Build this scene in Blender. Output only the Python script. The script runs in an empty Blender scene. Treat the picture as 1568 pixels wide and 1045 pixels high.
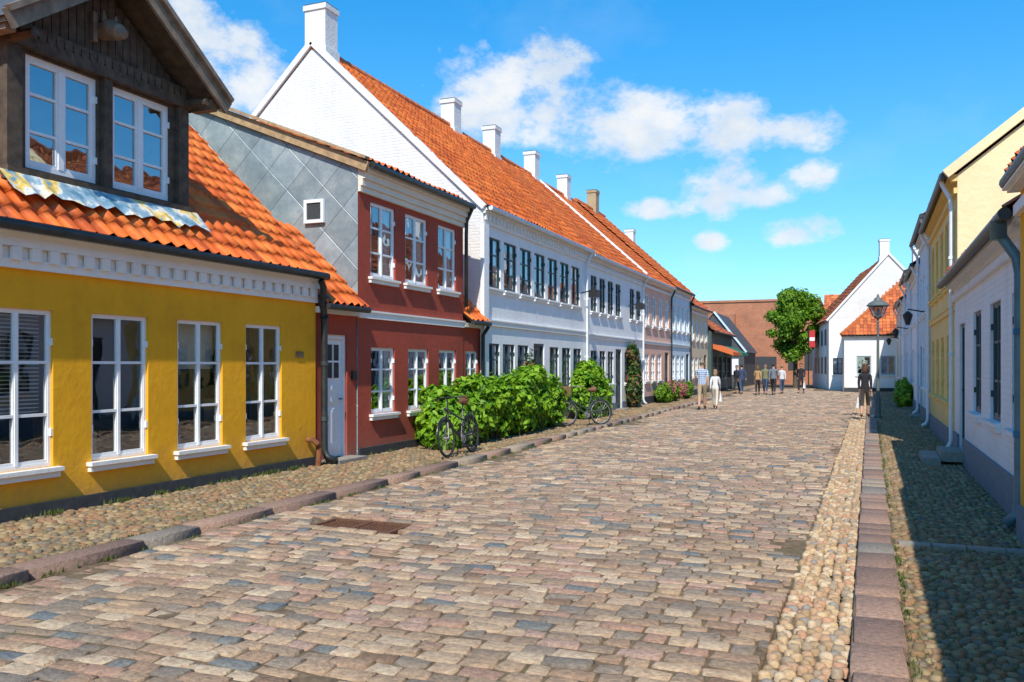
import bpy, bmesh, math, random
import numpy as np
from mathutils import Vector, Matrix
random.seed(7); rng=np.random.default_rng(7)
scene=bpy.context.scene
COL=scene.collection

# ------------------------------------------------------------------ materials
def nt(name):
    m=bpy.data.materials.new(name); m.use_nodes=True
    t=m.node_tree; b=t.nodes['Principled BSDF']; return m,t,b
def N(t,typ,**kw):
    n=t.nodes.new(typ)
    for k,v in kw.items(): setattr(n,k,v)
    return n
def ramp(t,fac,stops,interp='LINEAR'):
    r=N(t,'ShaderNodeValToRGB'); r.color_ramp.interpolation=interp
    e=r.color_ramp.elements
    while len(e)>1: e.remove(e[-1])
    e[0].position=stops[0][0]; e[0].color=(*stops[0][1],1)
    for p,c in stops[1:]:
        x=e.new(p); x.color=(*c,1)
    t.links.new(fac,r.inputs[0]); return r
def noise(t,scale,detail=4,rough=.55,vec=None):
    n=N(t,'ShaderNodeTexNoise'); n.inputs['Scale'].default_value=scale
    n.inputs['Detail'].default_value=detail; n.inputs['Roughness'].default_value=rough
    if vec is not None: t.links.new(vec,n.inputs['Vector'])
    return n
def mix(t,fac,a,b,mode='MIX'):
    m=N(t,'ShaderNodeMix',data_type='RGBA',blend_type=mode)
    for s,v in ((0,fac),(6,a),(7,b)):
        if hasattr(v,'is_linked') or hasattr(v,'links'): t.links.new(v,m.inputs[s])
        elif s==0: m.inputs[0].default_value=v
        else: m.inputs[s].default_value=(*v,1)
    return m.outputs[2]
def mth(t,op,a,b=None,c=None,clamp=False):
    m=N(t,'ShaderNodeMath',operation=op); m.use_clamp=clamp
    for i,v in enumerate((a,b,c)):
        if v is None: continue
        if hasattr(v,'links'): t.links.new(v,m.inputs[i])
        else: m.inputs[i].default_value=v
    return m.outputs[0]
def bump(t,b,h,strength=.3,dist=.02):
    n=N(t,'ShaderNodeBump'); n.inputs['Strength'].default_value=strength; n.inputs['Distance'].default_value=dist
    t.links.new(h,n.inputs['Height']); t.links.new(n.outputs[0],b.inputs['Normal']); return n
def objco(t): return N(t,'ShaderNodeTexCoord').outputs['Object']

def plaster(name,c,var=.18,bs=.35,bscale=30,dirt=.5,rough=.85,low=(0.25,.22,.18),brick=False):
    m,t,b=nt(name); co=objco(t)
    n1=noise(t,1.1,5,.65,co); n2=noise(t,9,4,.6,co)
    d=tuple(x*(1-var) for x in c); l=tuple(min(.92,x*(1+var*.6)) for x in c)
    r=ramp(t,n1.outputs[0],[(.3,d),(.5,c),(.72,l)])
    c2=mix(t,.15,r.outputs[0],n2.outputs[0],'OVERLAY')
    mp=N(t,'ShaderNodeMapping'); mp.inputs['Scale'].default_value=(6,6,.5); t.links.new(co,mp.inputs[0])
    st=noise(t,1,4,.6,mp.outputs[0])
    c2=mix(t,ramp(t,st.outputs[0],[(.52,(0,0,0)),(.8,(.35*dirt,)*3)]).outputs[0],c2,tuple(x*.55 for x in c))
    sp=N(t,'ShaderNodeSeparateXYZ'); t.links.new(co,sp.inputs[0])
    z=mth(t,'ADD',sp.outputs[2],mth(t,'MULTIPLY',n2.outputs[0],.5))
    g=ramp(t,z,[(.15,(.75*dirt,)*3),(.55,(.2*dirt,)*3),(.95,(0,0,0))])
    c2=mix(t,g.outputs[0],c2,low)
    t.links.new(c2,b.inputs['Base Color']); b.inputs['Roughness'].default_value=rough
    nb=noise(t,bscale,4,.6,co)
    h=mth(t,'ADD',mth(t,'MULTIPLY',n2.outputs[0],1.5),nb.outputs[0])
    if brick:
        cx=N(t,'ShaderNodeCombineXYZ'); t.links.new(mth(t,'ADD',sp.outputs[0],sp.outputs[1]),cx.inputs[0]); t.links.new(sp.outputs[2],cx.inputs[1])
        br=N(t,'ShaderNodeTexBrick'); br.inputs['Scale'].default_value=1
        br.inputs['Brick Width'].default_value=.24; br.inputs['Row Height'].default_value=.075; br.inputs['Mortar Size'].default_value=.01; br.inputs['Mortar Smooth'].default_value=1
        t.links.new(cx.outputs[0],br.inputs[0])
        h=mth(t,'SUBTRACT',h,mth(t,'MULTIPLY',br.outputs['Fac'],.6))
    bump(t,b,h,bs,.014); return m
def flat(name,c,rough=.6,var=.15,scale=12,metal=0,bs=.1):
    m,t,b=nt(name); co=objco(t); n=noise(t,scale,5,.6,co)
    r=ramp(t,n.outputs[0],[(.3,tuple(x*(1-var) for x in c)),(.7,tuple(min(1,x*(1+var)) for x in c))])
    t.links.new(r.outputs[0],b.inputs['Base Color']); b.inputs['Roughness'].default_value=rough; b.inputs['Metallic'].default_value=metal
    if bs: bump(t,b,n.outputs[0],bs,.01)
    return m
def attrmat(name,stops,rough=.8,nscale=25,bs=.5,interp='LINEAR',mixn=.35,big=.0,trans=0,bdist=.01,moss=None):
    m,t,b=nt(name); co=objco(t)
    a=N(t,'ShaderNodeAttribute',attribute_name='rnd')
    r=ramp(t,a.outputs['Fac'],stops,interp)
    n=noise(t,nscale,6,.65,co)
    c=mix(t,mixn,r.outputs[0],n.outputs[0],'OVERLAY') if mixn else r.outputs[0]
    if big:
        nb=noise(t,.7,5,.65,co); c=mix(t,ramp(t,nb.outputs[0],[(.4,(0,0,0)),(.7,(big,)*3)]).outputs[0],c,tuple(x*.5 for x in stops[len(stops)//2][1]))
    if moss:
        nm=noise(t,1.6,6,.7,co); c=mix(t,ramp(t,nm.outputs[0],[(.55,(0,0,0)),(.72,(.7,)*3)]).outputs[0],c,moss)
    t.links.new(c,b.inputs['Base Color']); b.inputs['Roughness'].default_value=rough
    if trans:
        b.inputs['Specular IOR Level'].default_value=.35
        tr=N(t,'ShaderNodeBsdfTranslucent'); t.links.new(c,tr.inputs[0])
        ms=N(t,'ShaderNodeMixShader'); ms.inputs[0].default_value=trans
        t.links.new(b.outputs[0],ms.inputs[1]); t.links.new(tr.outputs[0],ms.inputs[2])
        t.links.new(ms.outputs[0],t.nodes['Material Output'].inputs[0])
    elif bs: bump(t,b,n.outputs[0],bs,bdist)
    return m

YEL=plaster('yellow_limewash',(.87,.41,.006),.14,.25,14,.6)
RED=plaster('red_limewash',(.38,.062,.032),.2,.3,20,.6)
WHT=plaster('white_limewash',(.88,.88,.88),.05,.35,22,.55)
GAB=plaster('white_gable_plaster',(.76,.75,.73),.09,.55,10,.7,brick=True)
CHW=plaster('white_chimney_plaster',(.78,.77,.75),.1,.4,12,.8)
BRW=plaster('white_painted_brick',(.82,.83,.84),.07,.6,22,.7,brick=True)
PNK=plaster('pink_plaster',(.82,.50,.38),.1,.3,20,.6)
BLU=plaster('pale_blue_plaster',(.62,.75,.83),.08,.3,20,.6)
BEI=plaster('beige_plaster',(.72,.58,.40),.1,.3,20,.6)
CRM=plaster('cream_yellow_plaster',(.86,.62,.22),.1,.3,20,.6)
CRG=plaster('pale_cream_gable',(.86,.71,.42),.08,.4,12,.3,low=(.6,.4,.2))
TRIM=plaster('white_trim_paint',(.86,.84,.80),.06,.2,30,.2)
PLI=flat('dark_plinth',(.045,.05,.055),.8,.3)
PLG=flat('grey_plinth',(.16,.2,.24),.8,.2)
FRW=flat('white_window_paint',(.85,.86,.87),.4,.04)
FRD=flat('dark_teal_window_paint',(.035,.06,.07),.4,.15)
FRY=flat('yellow_window_paint',(.75,.50,.12),.5,.1)
GUT=flat('dark_gutter_metal',(.05,.055,.055),.45,.3,6,.5)
GUTB=flat('blue_grey_downpipe',(.10,.19,.23),.45,.2,6,.3)
GUTW=flat('white_downpipe',(.75,.78,.80),.45,.08,6)
WOOD=flat('weathered_wood',(.085,.06,.04),.8,.5,7,0,.5)
WOODL=flat('verge_board_wood',(.42,.28,.15),.8,.3,7,0,.4)
WOODG=flat('grey_verge_wood',(.22,.165,.12),.8,.4,6,0,.5)
SLATE=flat('slate_roof',(.07,.075,.085),.7,.3)
CUR=flat('curtain_cloth',(.7,.7,.66),.9,.1)
PLT=flat('window_plant',(.06,.14,.03),.9,.5,30)
ROOM=flat('room_interior',(.05,.035,.025),.9,.8,2.2)
IRON=flat('black_iron',(.02,.02,.022),.45,.2)
KERB2=flat('doorstep_stone',(.3,.26,.22),.85,.2)
RIDGE=flat('ridge_tile_clay',(.55,.15,.04),.7,.25,6)
def brickmat(name,c1,c2,mo,w=.24,h=.075):
    m,t,b=nt(name); co=objco(t); sp=N(t,'ShaderNodeSeparateXYZ'); t.links.new(co,sp.inputs[0])
    cx=N(t,'ShaderNodeCombineXYZ'); t.links.new(mth(t,'ADD',sp.outputs[0],sp.outputs[1]),cx.inputs[0]); t.links.new(sp.outputs[2],cx.inputs[1])
    br=N(t,'ShaderNodeTexBrick'); br.inputs['Scale'].default_value=1; t.links.new(cx.outputs[0],br.inputs[0])
    br.inputs['Brick Width'].default_value=w; br.inputs['Row Height'].default_value=h; br.inputs['Mortar Size'].default_value=.008
    br.inputs['Color1'].default_value=(*c1,1); br.inputs['Color2'].default_value=(*c2,1); br.inputs['Mortar'].default_value=(*mo,1)
    n=noise(t,.8,6,.7,co); c=mix(t,.5,br.outputs[0],n.outputs[0],'OVERLAY')
    t.links.new(c,b.inputs['Base Color']); b.inputs['Roughness'].default_value=.9; bump(t,b,br.outputs['Fac'],-.4,.01); return m
BRK=brickmat('red_brick',(.50,.16,.07),(.40,.12,.05),(.35,.27,.2))
BRC=brickmat('yellow_brick',(.5,.33,.16),(.42,.27,.13),(.4,.36,.3))
TILE=attrmat('orange_pantile',[(0,(.44,.07,.010)),(.12,(.66,.115,.013)),(.5,(.82,.165,.020)),(.88,(.88,.23,.035)),(1,(.50,.095,.025))],.62,16,.35,mixn=.35,big=.4)
TILEO=attrmat('old_red_pantile',[(0,(.32,.07,.025)),(.5,(.60,.14,.04)),(1,(.70,.22,.06))],.75,16,.35,mixn=.35,big=.5)
SETT=attrmat('granite_setts',[(0,(.40,.25,.155)),(.11,(.55,.38,.24)),(.26,(.47,.31,.19)),(.41,(.34,.235,.155)),(.52,(.60,.44,.29)),(.62,(.45,.26,.175)),(.70,(.31,.235,.17)),(.80,(.50,.315,.23)),(.865,(.25,.20,.155)),(.91,(.20,.20,.185)),(.94,(.26,.155,.09)),(.97,(.16,.175,.18))],.7,26,1.0,'CONSTANT',.95,bdist=.025,big=.4)
COB=attrmat('round_cobbles',[(0,(.40,.26,.14)),(.2,(.56,.39,.22)),(.4,(.48,.29,.17)),(.55,(.60,.45,.29)),(.7,(.36,.27,.18)),(.82,(.50,.27,.16)),(.92,(.28,.25,.22))],.75,45,.7,'CONSTANT',.6,big=.3)
COBM=attrmat('mossy_cobbles',[(0,(.20,.14,.07)),(.2,(.32,.22,.11)),(.4,(.30,.17,.09)),(.55,(.37,.27,.15)),(.7,(.19,.155,.11)),(.85,(.30,.16,.08))],.8,45,.7,'CONSTANT',.6,moss=(.12,.125,.03),big=.3)
KERB=attrmat('granite_kerb',[(0,(.37,.23,.165)),(.25,(.25,.215,.18)),(.45,(.38,.24,.175)),(.65,(.38,.295,.215)),(.85,(.27,.17,.13))],.75,30,.9,'CONSTANT',.95,bdist=.02,big=.3)
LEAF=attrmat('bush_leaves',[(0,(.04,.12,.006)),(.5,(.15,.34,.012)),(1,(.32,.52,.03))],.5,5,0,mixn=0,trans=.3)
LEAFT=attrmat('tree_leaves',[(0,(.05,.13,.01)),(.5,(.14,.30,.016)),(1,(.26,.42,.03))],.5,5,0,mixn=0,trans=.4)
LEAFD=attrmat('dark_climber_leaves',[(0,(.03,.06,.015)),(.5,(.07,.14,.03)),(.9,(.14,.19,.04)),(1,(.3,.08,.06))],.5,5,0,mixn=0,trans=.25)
GRASS=attrmat('grass_blades',[(0,(.05,.09,.015)),(.5,(.10,.15,.03)),(1,(.2,.2,.06))],.6,5,0,mixn=0,trans=.25)
FLOW=attrmat('pink_flowers',[(0,(.4,.05,.12)),(1,(.65,.2,.25))],.6,5,0,mixn=0,trans=.2)
BARK=flat('bark',(.12,.085,.06),.9,.4,9,0,.8)
m,t,b=nt('sand_joint'); co=objco(t); n=noise(t,14,7,.7,co); n2=noise(t,.9,4,.6,co)
r=ramp(t,n.outputs[0],[(.3,(.08,.05,.028)),(.55,(.17,.115,.065)),(.75,(.28,.20,.12))])
t.links.new(mix(t,ramp(t,n2.outputs[0],[(.5,(0,0,0)),(.7,(.45,)*3)]).outputs[0],r.outputs[0],(.09,.10,.035)),b.inputs['Base Color']); b.inputs['Roughness'].default_value=.95
bump(t,b,n.outputs[0],.6,.02); SAND=m
def glassmat(name,fac,tint):
    m,t,b=nt(name); tr=N(t,'ShaderNodeBsdfTransparent'); tr.inputs[0].default_value=tint
    gl=N(t,'ShaderNodeBsdfGlossy'); gl.inputs['Roughness'].default_value=.02; gl.inputs[0].default_value=(.9,.95,1,1)
    co=objco(t); nn=noise(t,1.7,2,.5,co); bb=N(t,'ShaderNodeBump'); bb.inputs['Strength'].default_value=.10; bb.inputs['Distance'].default_value=.05
    t.links.new(nn.outputs[0],bb.inputs['Height']); t.links.new(bb.outputs[0],gl.inputs['Normal'])
    ms=N(t,'ShaderNodeMixShader'); ms.inputs[0].default_value=fac
    t.links.new(tr.outputs[0],ms.inputs[1]); t.links.new(gl.outputs[0],ms.inputs[2]); t.links.new(ms.outputs[0],t.nodes['Material Output'].inputs[0]); return m
GLASS=glassmat('window_glass',.36,(.8,.86,.86,1)); GLASSY=glassmat('old_window_glass',.2,(.72,.75,.74,1)); GLASSD=glassmat('dormer_window_glass',.42,(.5,.62,.66,1))
m,t,b=nt('zinc_diamond_panels'); co=objco(t); sp=N(t,'ShaderNodeSeparateXYZ'); t.links.new(co,sp.inputs[0])
p=mth(t,'MULTIPLY',mth(t,'ADD',sp.outputs[0],sp.outputs[2]),1.25); q=mth(t,'MULTIPLY',mth(t,'SUBTRACT',sp.outputs[0],sp.outputs[2]),1.25)
def line(v):
    f=mth(t,'FRACT',v); return mth(t,'MINIMUM',f,mth(t,'SUBTRACT',1.0,f))
l=mth(t,'MINIMUM',line(p),line(q)); edge=ramp(t,l,[(.0,(0,0,0)),(.018,(1,1,1))])
cx=N(t,'ShaderNodeCombineXYZ'); t.links.new(mth(t,'FLOOR',p),cx.inputs[0]); t.links.new(mth(t,'FLOOR',q),cx.inputs[1])
wn=N(t,'ShaderNodeTexWhiteNoise',noise_dimensions='3D'); t.links.new(cx.outputs[0],wn.inputs[0])
n=noise(t,1.8,8,.75,co)
c=ramp(t,n.outputs[0],[(.3,(.20,.26,.30)),(.5,(.31,.37,.40)),(.62,(.41,.46,.47)),(.72,(.54,.56,.55))]); c=mix(t,.15,c.outputs[0],wn.outputs[0],'OVERLAY')
c=mix(t,mth(t,'ADD',mth(t,'MULTIPLY',edge.outputs[0],.7),.3),(.15,.19,.22),c)
t.links.new(c,b.inputs['Base Color']); b.inputs['Metallic'].default_value=.25; b.inputs['Roughness'].default_value=.5
bump(t,b,mth(t,'ADD',edge.outputs[0],mth(t,'MULTIPLY',n.outputs[0],.8)),.5,.02); ZINC=m
m,t,b=nt('patched_lead_flashing'); co=objco(t); n=noise(t,2.4,5,.6,co)
r=ramp(t,n.outputs[0],[(.36,(.10,.24,.34)),(.46,(.30,.42,.50)),(.5,(.78,.74,.66)),(.57,(.78,.5,.05)),(.62,(.16,.3,.38))]); t.links.new(r.outputs[0],b.inputs['Base Color']); b.inputs['Roughness'].default_value=.6; bump(t,b,n.outputs[0],.5,.03); FLASH=m

# ------------------------------------------------------------------ mesh helpers
def empty(name,loc=(0,0,0)):
    e=bpy.data.objects.new(name,None); e.location=loc; COL.objects.link(e); return e
def npmesh(name,V,F,mat,rnd=None,parent=None,smooth=False):
    V=np.asarray(V,dtype=np.float32); F=np.asarray(F,dtype=np.int32)
    me=bpy.data.meshes.new(name); k=F.shape[1]
    me.vertices.add(len(V)); me.vertices.foreach_set('co',V.ravel())
    me.loops.add(F.size); me.loops.foreach_set('vertex_index',F.ravel())
    me.polygons.add(len(F)); me.polygons.foreach_set('loop_start',np.arange(0,F.size,k,dtype=np.int32))
    me.update(calc_edges=True)
    if smooth: me.polygons.foreach_set('use_smooth',np.ones(len(F),dtype=bool))
    if rnd is not None:
        a=me.attributes.new('rnd','FLOAT','FACE'); a.data.foreach_set('value',np.asarray(rnd,dtype=np.float32))
    me.materials.append(mat); o=bpy.data.objects.new(name,me); COL.objects.link(o)
    if parent: o.parent=parent
    return o

class B:
    def __init__(s,name,M=None,parent=None):
        s.name=name; s.M=M or (lambda u,n,z:(u,n,z)); s.d={}; s.e=parent or empty(name)
    def g(s,part,mat): return s.d.setdefault((part,mat.name),([],[],mat))
    def poly(s,part,mat,pts,raw=False):
        V,F,_=s.g(part,mat); k=len(V); V+= [tuple(p) if raw else tuple(s.M(*p)) for p in pts]; F.append(tuple(range(k,k+len(pts))))
    def box(s,part,mat,u0,u1,n0,n1,z0,z1):
        V,F,_=s.g(part,mat); k=len(V)
        V+=[tuple(s.M(u,n,z)) for z in (z0,z1) for (u,n) in ((u0,n0),(u1,n0),(u1,n1),(u0,n1))]
        F+=[tuple(k+i for i in f) for f in ((0,1,2,3),(4,5,6,7),(0,1,5,4),(1,2,6,5),(2,3,7,6),(3,0,4,7))]
    def beam(s,part,mat,pa,pb,w,h):
        V,F,_=s.g(part,mat); k=len(V); a=Vector(s.M(*pa)); b_=Vector(s.M(*pb)); d=(b_-a).normalized()
        side=d.cross(Vector((0,0,1)))
        side=side.normalized() if side.length>1e-4 else Vector((1,0,0)); up=side.cross(d).normalized()
        for p in (a,b_):
            for sx,sy in ((-1,-1),(1,-1),(1,1),(-1,1)): V.append(tuple(p+side*sx*w/2+up*sy*h/2))
        F+=[tuple(k+i for i in f) for f in ((0,1,2,3),(4,5,6,7),(0,1,5,4),(1,2,6,5),(2,3,7,6),(3,0,4,7))]
    def tube(s,part,mat,pts,r,sides=10,raw=False,caps=True):
        V,F,_=s.g(part,mat); P=[Vector(p) if raw else Vector(s.M(*p)) for p in pts]
        rs=r if isinstance(r,(list,tuple)) else [r]*len(P); k=len(V); up=None
        for i,p in enumerate(P):
            d=(P[min(i+1,len(P)-1)]-P[max(i-1,0)]).normalized()
            if up is None: up=d.orthogonal().normalized()
            up=(up-d*up.dot(d)); up=up.normalized() if up.length>1e-5 else d.orthogonal().normalized()
            sd=d.cross(up)
            for j in range(sides):
                a=2*math.pi*j/sides; V.append(tuple(p+(up*math.cos(a)+sd*math.sin(a))*rs[i]))
        for i in range(len(P)-1):
            for j in range(sides):
                j2=(j+1)%sides; F.append((k+i*sides+j,k+i*sides+j2,k+(i+1)*sides+j2,k+(i+1)*sides+j))
        if caps: F.append(tuple(k+j for j in range(sides))); F.append(tuple(k+(len(P)-1)*sides+j for j in range(sides)))
    def lathe(s,part,mat,c,prof,sides=20):
        V,F,_=s.g(part,mat); k=len(V)
        for r,z in prof:
            for j in range(sides):
                a=2*math.pi*j/sides; V.append((c[0]+r*math.cos(a),c[1]+r*math.sin(a),c[2]+z))
        for i in range(len(prof)-1):
            for j in range(sides):
                j2=(j+1)%sides; F.append((k+i*sides+j,k+i*sides+j2,k+(i+1)*sides+j2,k+(i+1)*sides+j))
    def finish(s,smooth=()):
        for (part,_),(V,F,mat) in s.d.items():
            me=bpy.data.meshes.new(part); me.from_pydata(V,[],F); me.materials.append(mat); me.update()
            if part in smooth or part in ('downpipe','gutter'):
                for p in me.polygons: p.use_smooth=len(p.vertices)==4
            o=bpy.data.objects.new(part,me); COL.objects.link(o); o.parent=s.e
        return s.e

def pantiles(bd,part,mat,P0,U,S,W,L,tw=.215,cl=.30,amp=.03,sub=6):
    P0=np.array(P0,float);U=np.array(U,float);S=np.array(S,float)
    Nn=np.cross(U,S); Nn/=np.linalg.norm(Nn)
    if Nn[2]<0: Nn=-Nn
    nt_=max(1,round(W/tw)); tw=W/nt_; nc=max(1,round(L/cl)); cl=L/nc
    nu=nt_*sub+1; us=np.linspace(0,W,nu); ph=(us/tw)%1.0
    prof=amp*(np.sin(2*math.pi*ph)+.35*np.sin(4*math.pi*ph))
    rr=rng.random((nc,nt_)); lift=rng.normal(0,.006,(nc,nt_))
    lt=np.repeat(lift,sub,axis=1); lt=np.concatenate([lt,lt[:,-1:]],axis=1)
    sag=.025*np.sin(us*.9+P0[1])+.014*np.sin(us*2.3)
    rows=[]
    for c in range(nc):
        for (sv,h) in ((c*cl-.02,.038),(c*cl+cl*.5,.02),((c+1)*cl-.0205,.003)):
            rows.append(P0+us[:,None]*U+sv*S+(prof+h+lt[c]+sag)[:,None]*Nn)
    V=np.concatenate(rows); nr=len(rows)
    i,j=np.meshgrid(np.arange(nr-1),np.arange(nu-1),indexing='ij')
    a=i*nu+j; F=np.stack([a,a+1,a+nu+1,a+nu],-1).reshape(-1,4)
    ci=np.minimum(i//3,nc-1); tj=np.minimum(j//sub,nt_-1); R=rr[ci,tj].reshape(-1)
    npmesh(part,V,F,mat,R,bd.e)

def facade(bd,mat,u0,u1,z0,z1,ops,n=0,part='walls',rev=.12):
    us=sorted({u0,u1,*[o['u0'] for o in ops],*[o['u1'] for o in ops]}); zs=sorted({z0,z1,*[o['z0'] for o in ops],*[o['z1'] for o in ops]})
    for a,b_ in zip(us[:-1],us[1:]):
        for c,d in zip(zs[:-1],zs[1:]):
            um=(a+b_)/2; zm=(c+d)/2
            if any(o['u0']<um<o['u1'] and o['z0']<zm<o['z1'] for o in ops): continue
            bd.poly(part,mat,[(a,n,c),(b_,n,c),(b_,n,d),(a,n,d)])
    for o in ops:
        a,b_,c,d=o['u0'],o['u1'],o['z0'],o['z1']; r=-rev
        rm=o.get('rev',mat)
        for q in ([(a,n,c),(a,n+r,c),(a,n+r,d),(a,n,d)],[(b_,n,c),(b_,n+r,c),(b_,n+r,d),(b_,n,d)],[(a,n,c),(b_,n,c),(b_,n+r,c),(a,n+r,c)],[(a,n,d),(b_,n,d),(b_,n+r,d),(a,n+r,d)]):
            bd.poly(part,rm,q)
        if o.get('kind','win')=='win': window(bd,o,n)
        elif o['kind']=='door': door(bd,o,n)

def window(bd,o,n=0):
    a,b_,c,d=o['u0'],o['u1'],o['z0'],o['z1']; fm=o.get('frame',FRW); rows=o.get('rows',3); ft=o.get('ft',.042)
    nf=n-.035; nb=n-.085; cols=o.get('cols',2); e=.001
    bd.box('window_frames',fm,a+e,a+ft,nb,nf,c+e,d-e); bd.box('window_frames',fm,b_-ft,b_-e,nb,nf,c+e,d-e)
    bd.box('window_frames',fm,a+ft,b_-ft,nb,nf,d-ft,d-e); bd.box('window_frames',fm,a+ft,b_-ft,nb,nf,c+e,c+ft*1.2)
    cm=(a+b_)/2; mw=o.get('mull',.018); cs=o.get('cs',.016)
    if cols>=2: bd.box('window_frames',fm,cm-mw,cm+mw,nb,nf+.006,c+ft*1.2,d-ft)
    if o.get('casement',True) and cols>=2:
        for x0,x1 in ((a+ft,cm-mw),(cm+mw,b_-ft)):
            for (q0,q1,r0,r1) in ((x0,x0+cs,c+ft*1.2,d-ft),(x1-cs,x1,c+ft*1.2,d-ft)):
                bd.box('window_frames',fm,q0,q1,nb+.01,nf-.006,r0,r1)
            bd.box('window_frames',fm,x0+cs,x1-cs,nb+.01,nf-.006,d-ft-cs,d-ft); bd.box('window_frames',fm,x0+cs,x1-cs,nb+.01,nf-.006,c+ft*1.2,c+ft*1.2+.035)
    for i in range(1,rows):
        z=c+(d-c)*i/rows
        for x0,x1 in (((a+ft,cm-mw),(cm+mw,b_-ft)) if cols>=2 else ((a+ft,b_-ft),)):
            bd.box('window_frames',fm,x0,x1,nb+.02,nf-.004,z-.016,z+.016)
    bd.poly('window_glass',o.get('glass',GLASS),[(a+e,n-.065,c+e),(b_-e,n-.065,c+e),(b_-e,n-.065,d-e),(a+e,n-.065,d-e)])
    for z in (c+.22*(d-c),c+.8*(d-c)):
        bd.box('window_frames',fm,a+.002,a+.025,nf,nf+.03,z-.04,z+.04); bd.box('window_frames',fm,b_-.025,b_-.002,nf,nf+.03,z-.04,z+.04)
    if o.get('sill',True):
        sm=o.get('sillm',TRIM); sh=o.get('sh',.11)
        bd.box('sills',sm,a-.07,b_+.07,n-.02,n+.09,c-.045,c-.001); bd.box('sills',sm,a-.05,b_+.05,n-.02,n+.055,c-sh,c-.047)
    k=o.get('cur',random.random())
    w=b_-a
    if k<.45:
        cw=w*random.uniform(.18,.3)
        for x0,x1 in ((a,a+cw),(b_-cw,b_)):
            st=6
            for i in range(st):
                q0=x0+(x1-x0)*i/st; q1=x0+(x1-x0)*(i+1)/st
                bd.poly('curtains',CUR,[(q0,n-.13-.03*(i%2),c),(q1,n-.13-.03*((i+1)%2),c),(q1,n-.13-.03*((i+1)%2),d),(q0,n-.13-.03*(i%2),d)])
    elif k<.62: bd.box('curtains',CUR,a,b_,n-.2,n-.18,c+(d-c)*.62,d)
    if random.random()<.4 and o.get('plant',True):
        x=random.uniform(a+.2,b_-.2); bd.lathe('window_plants',TRIM,bd.M(x,n-.24,c),[(.05,0),(.07,.13)],8)
        for i in range(22):
            px=Vector(bd.M(x+random.gauss(0,.08),n-.24+random.gauss(0,.03),c+.2+random.random()*.25)); q=[px+Vector((random.gauss(0,.03),random.gauss(0,.05),random.gauss(0,.05))) for _ in range(3)]
            bd.poly('window_plants',PLT,q,raw=True)
def door(bd,o,n=0):
    a,b_,c,d=o['u0'],o['u1'],o['z0'],o['z1']; dm=o.get('frame',FRW); e=.001; t0=n-.118; 
    bd.box('door',dm,a+e,a+.06,t0,n-.04,c+e,d-e); bd.box('door',dm,b_-.06,b_-e,t0,n-.04,c+e,d-e); bd.box('door',dm,a+.06,b_-.06,t0,n-.04,d-.07,d-e)
    bd.box('door',dm,a+.062,b_-.062,t0,n-.085,c+.02,d-.072)
    w0,w1=a+.14,b_-.14; H=d-c
    for z0,z1 in ((c+.12,c+.40*H),(c+.44*H,c+.60*H)):
        bd.box('door',dm,w0,w1,n-.085,n-.07,z0,z1); bd.box('door',dm,w0+.04,w1-.04,n-.07,n-.06,z0+.04,z1-.04)
    bd.box('door_glass',GUT,w0,w1,n-.085,n-.078,c+.65*H,c+.92*H); bd.box('door',dm,(w0+w1)/2-.015,(w0+w1)/2+.015,n-.078,n-.065,c+.65*H,c+.92*H); bd.box('door',dm,w0,w1,n-.078,n-.067,c+.775*H,c+.79*H)
    bd.tube('door_handle',IRON,[(b_-.11,n-.085,c+1.0),(b_-.11,n-.03,c+1.0),(b_-.2,n-.03,c+1.0)],.011,6)
    bd.box('doorstep',KERB2,a-.1,b_+.1,n+.003,n+.35,c-.14,c+.02)

def chimney(bd,u,n,z0,z1,w=.55,dp=.5,mat=None):
    mat=mat or CHW; a,b_=u-w/2,u+w/2; c,d=n-dp/2,n+dp/2
    bd.box('chimney',mat,a,b_,c,d,z0,z1-.16)
    bd.box('chimney',mat,a-.035,b_+.035,c-.035,d+.035,z1-.16,z1-.03); bd.box('chimney',PLI,a-.02,b_+.02,c-.02,d+.02,z1-.03,z1)
    bd.box('chimney',mat,a-.04,b_+.04,c-.04,d+.04,z0,z0+.42)

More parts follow.
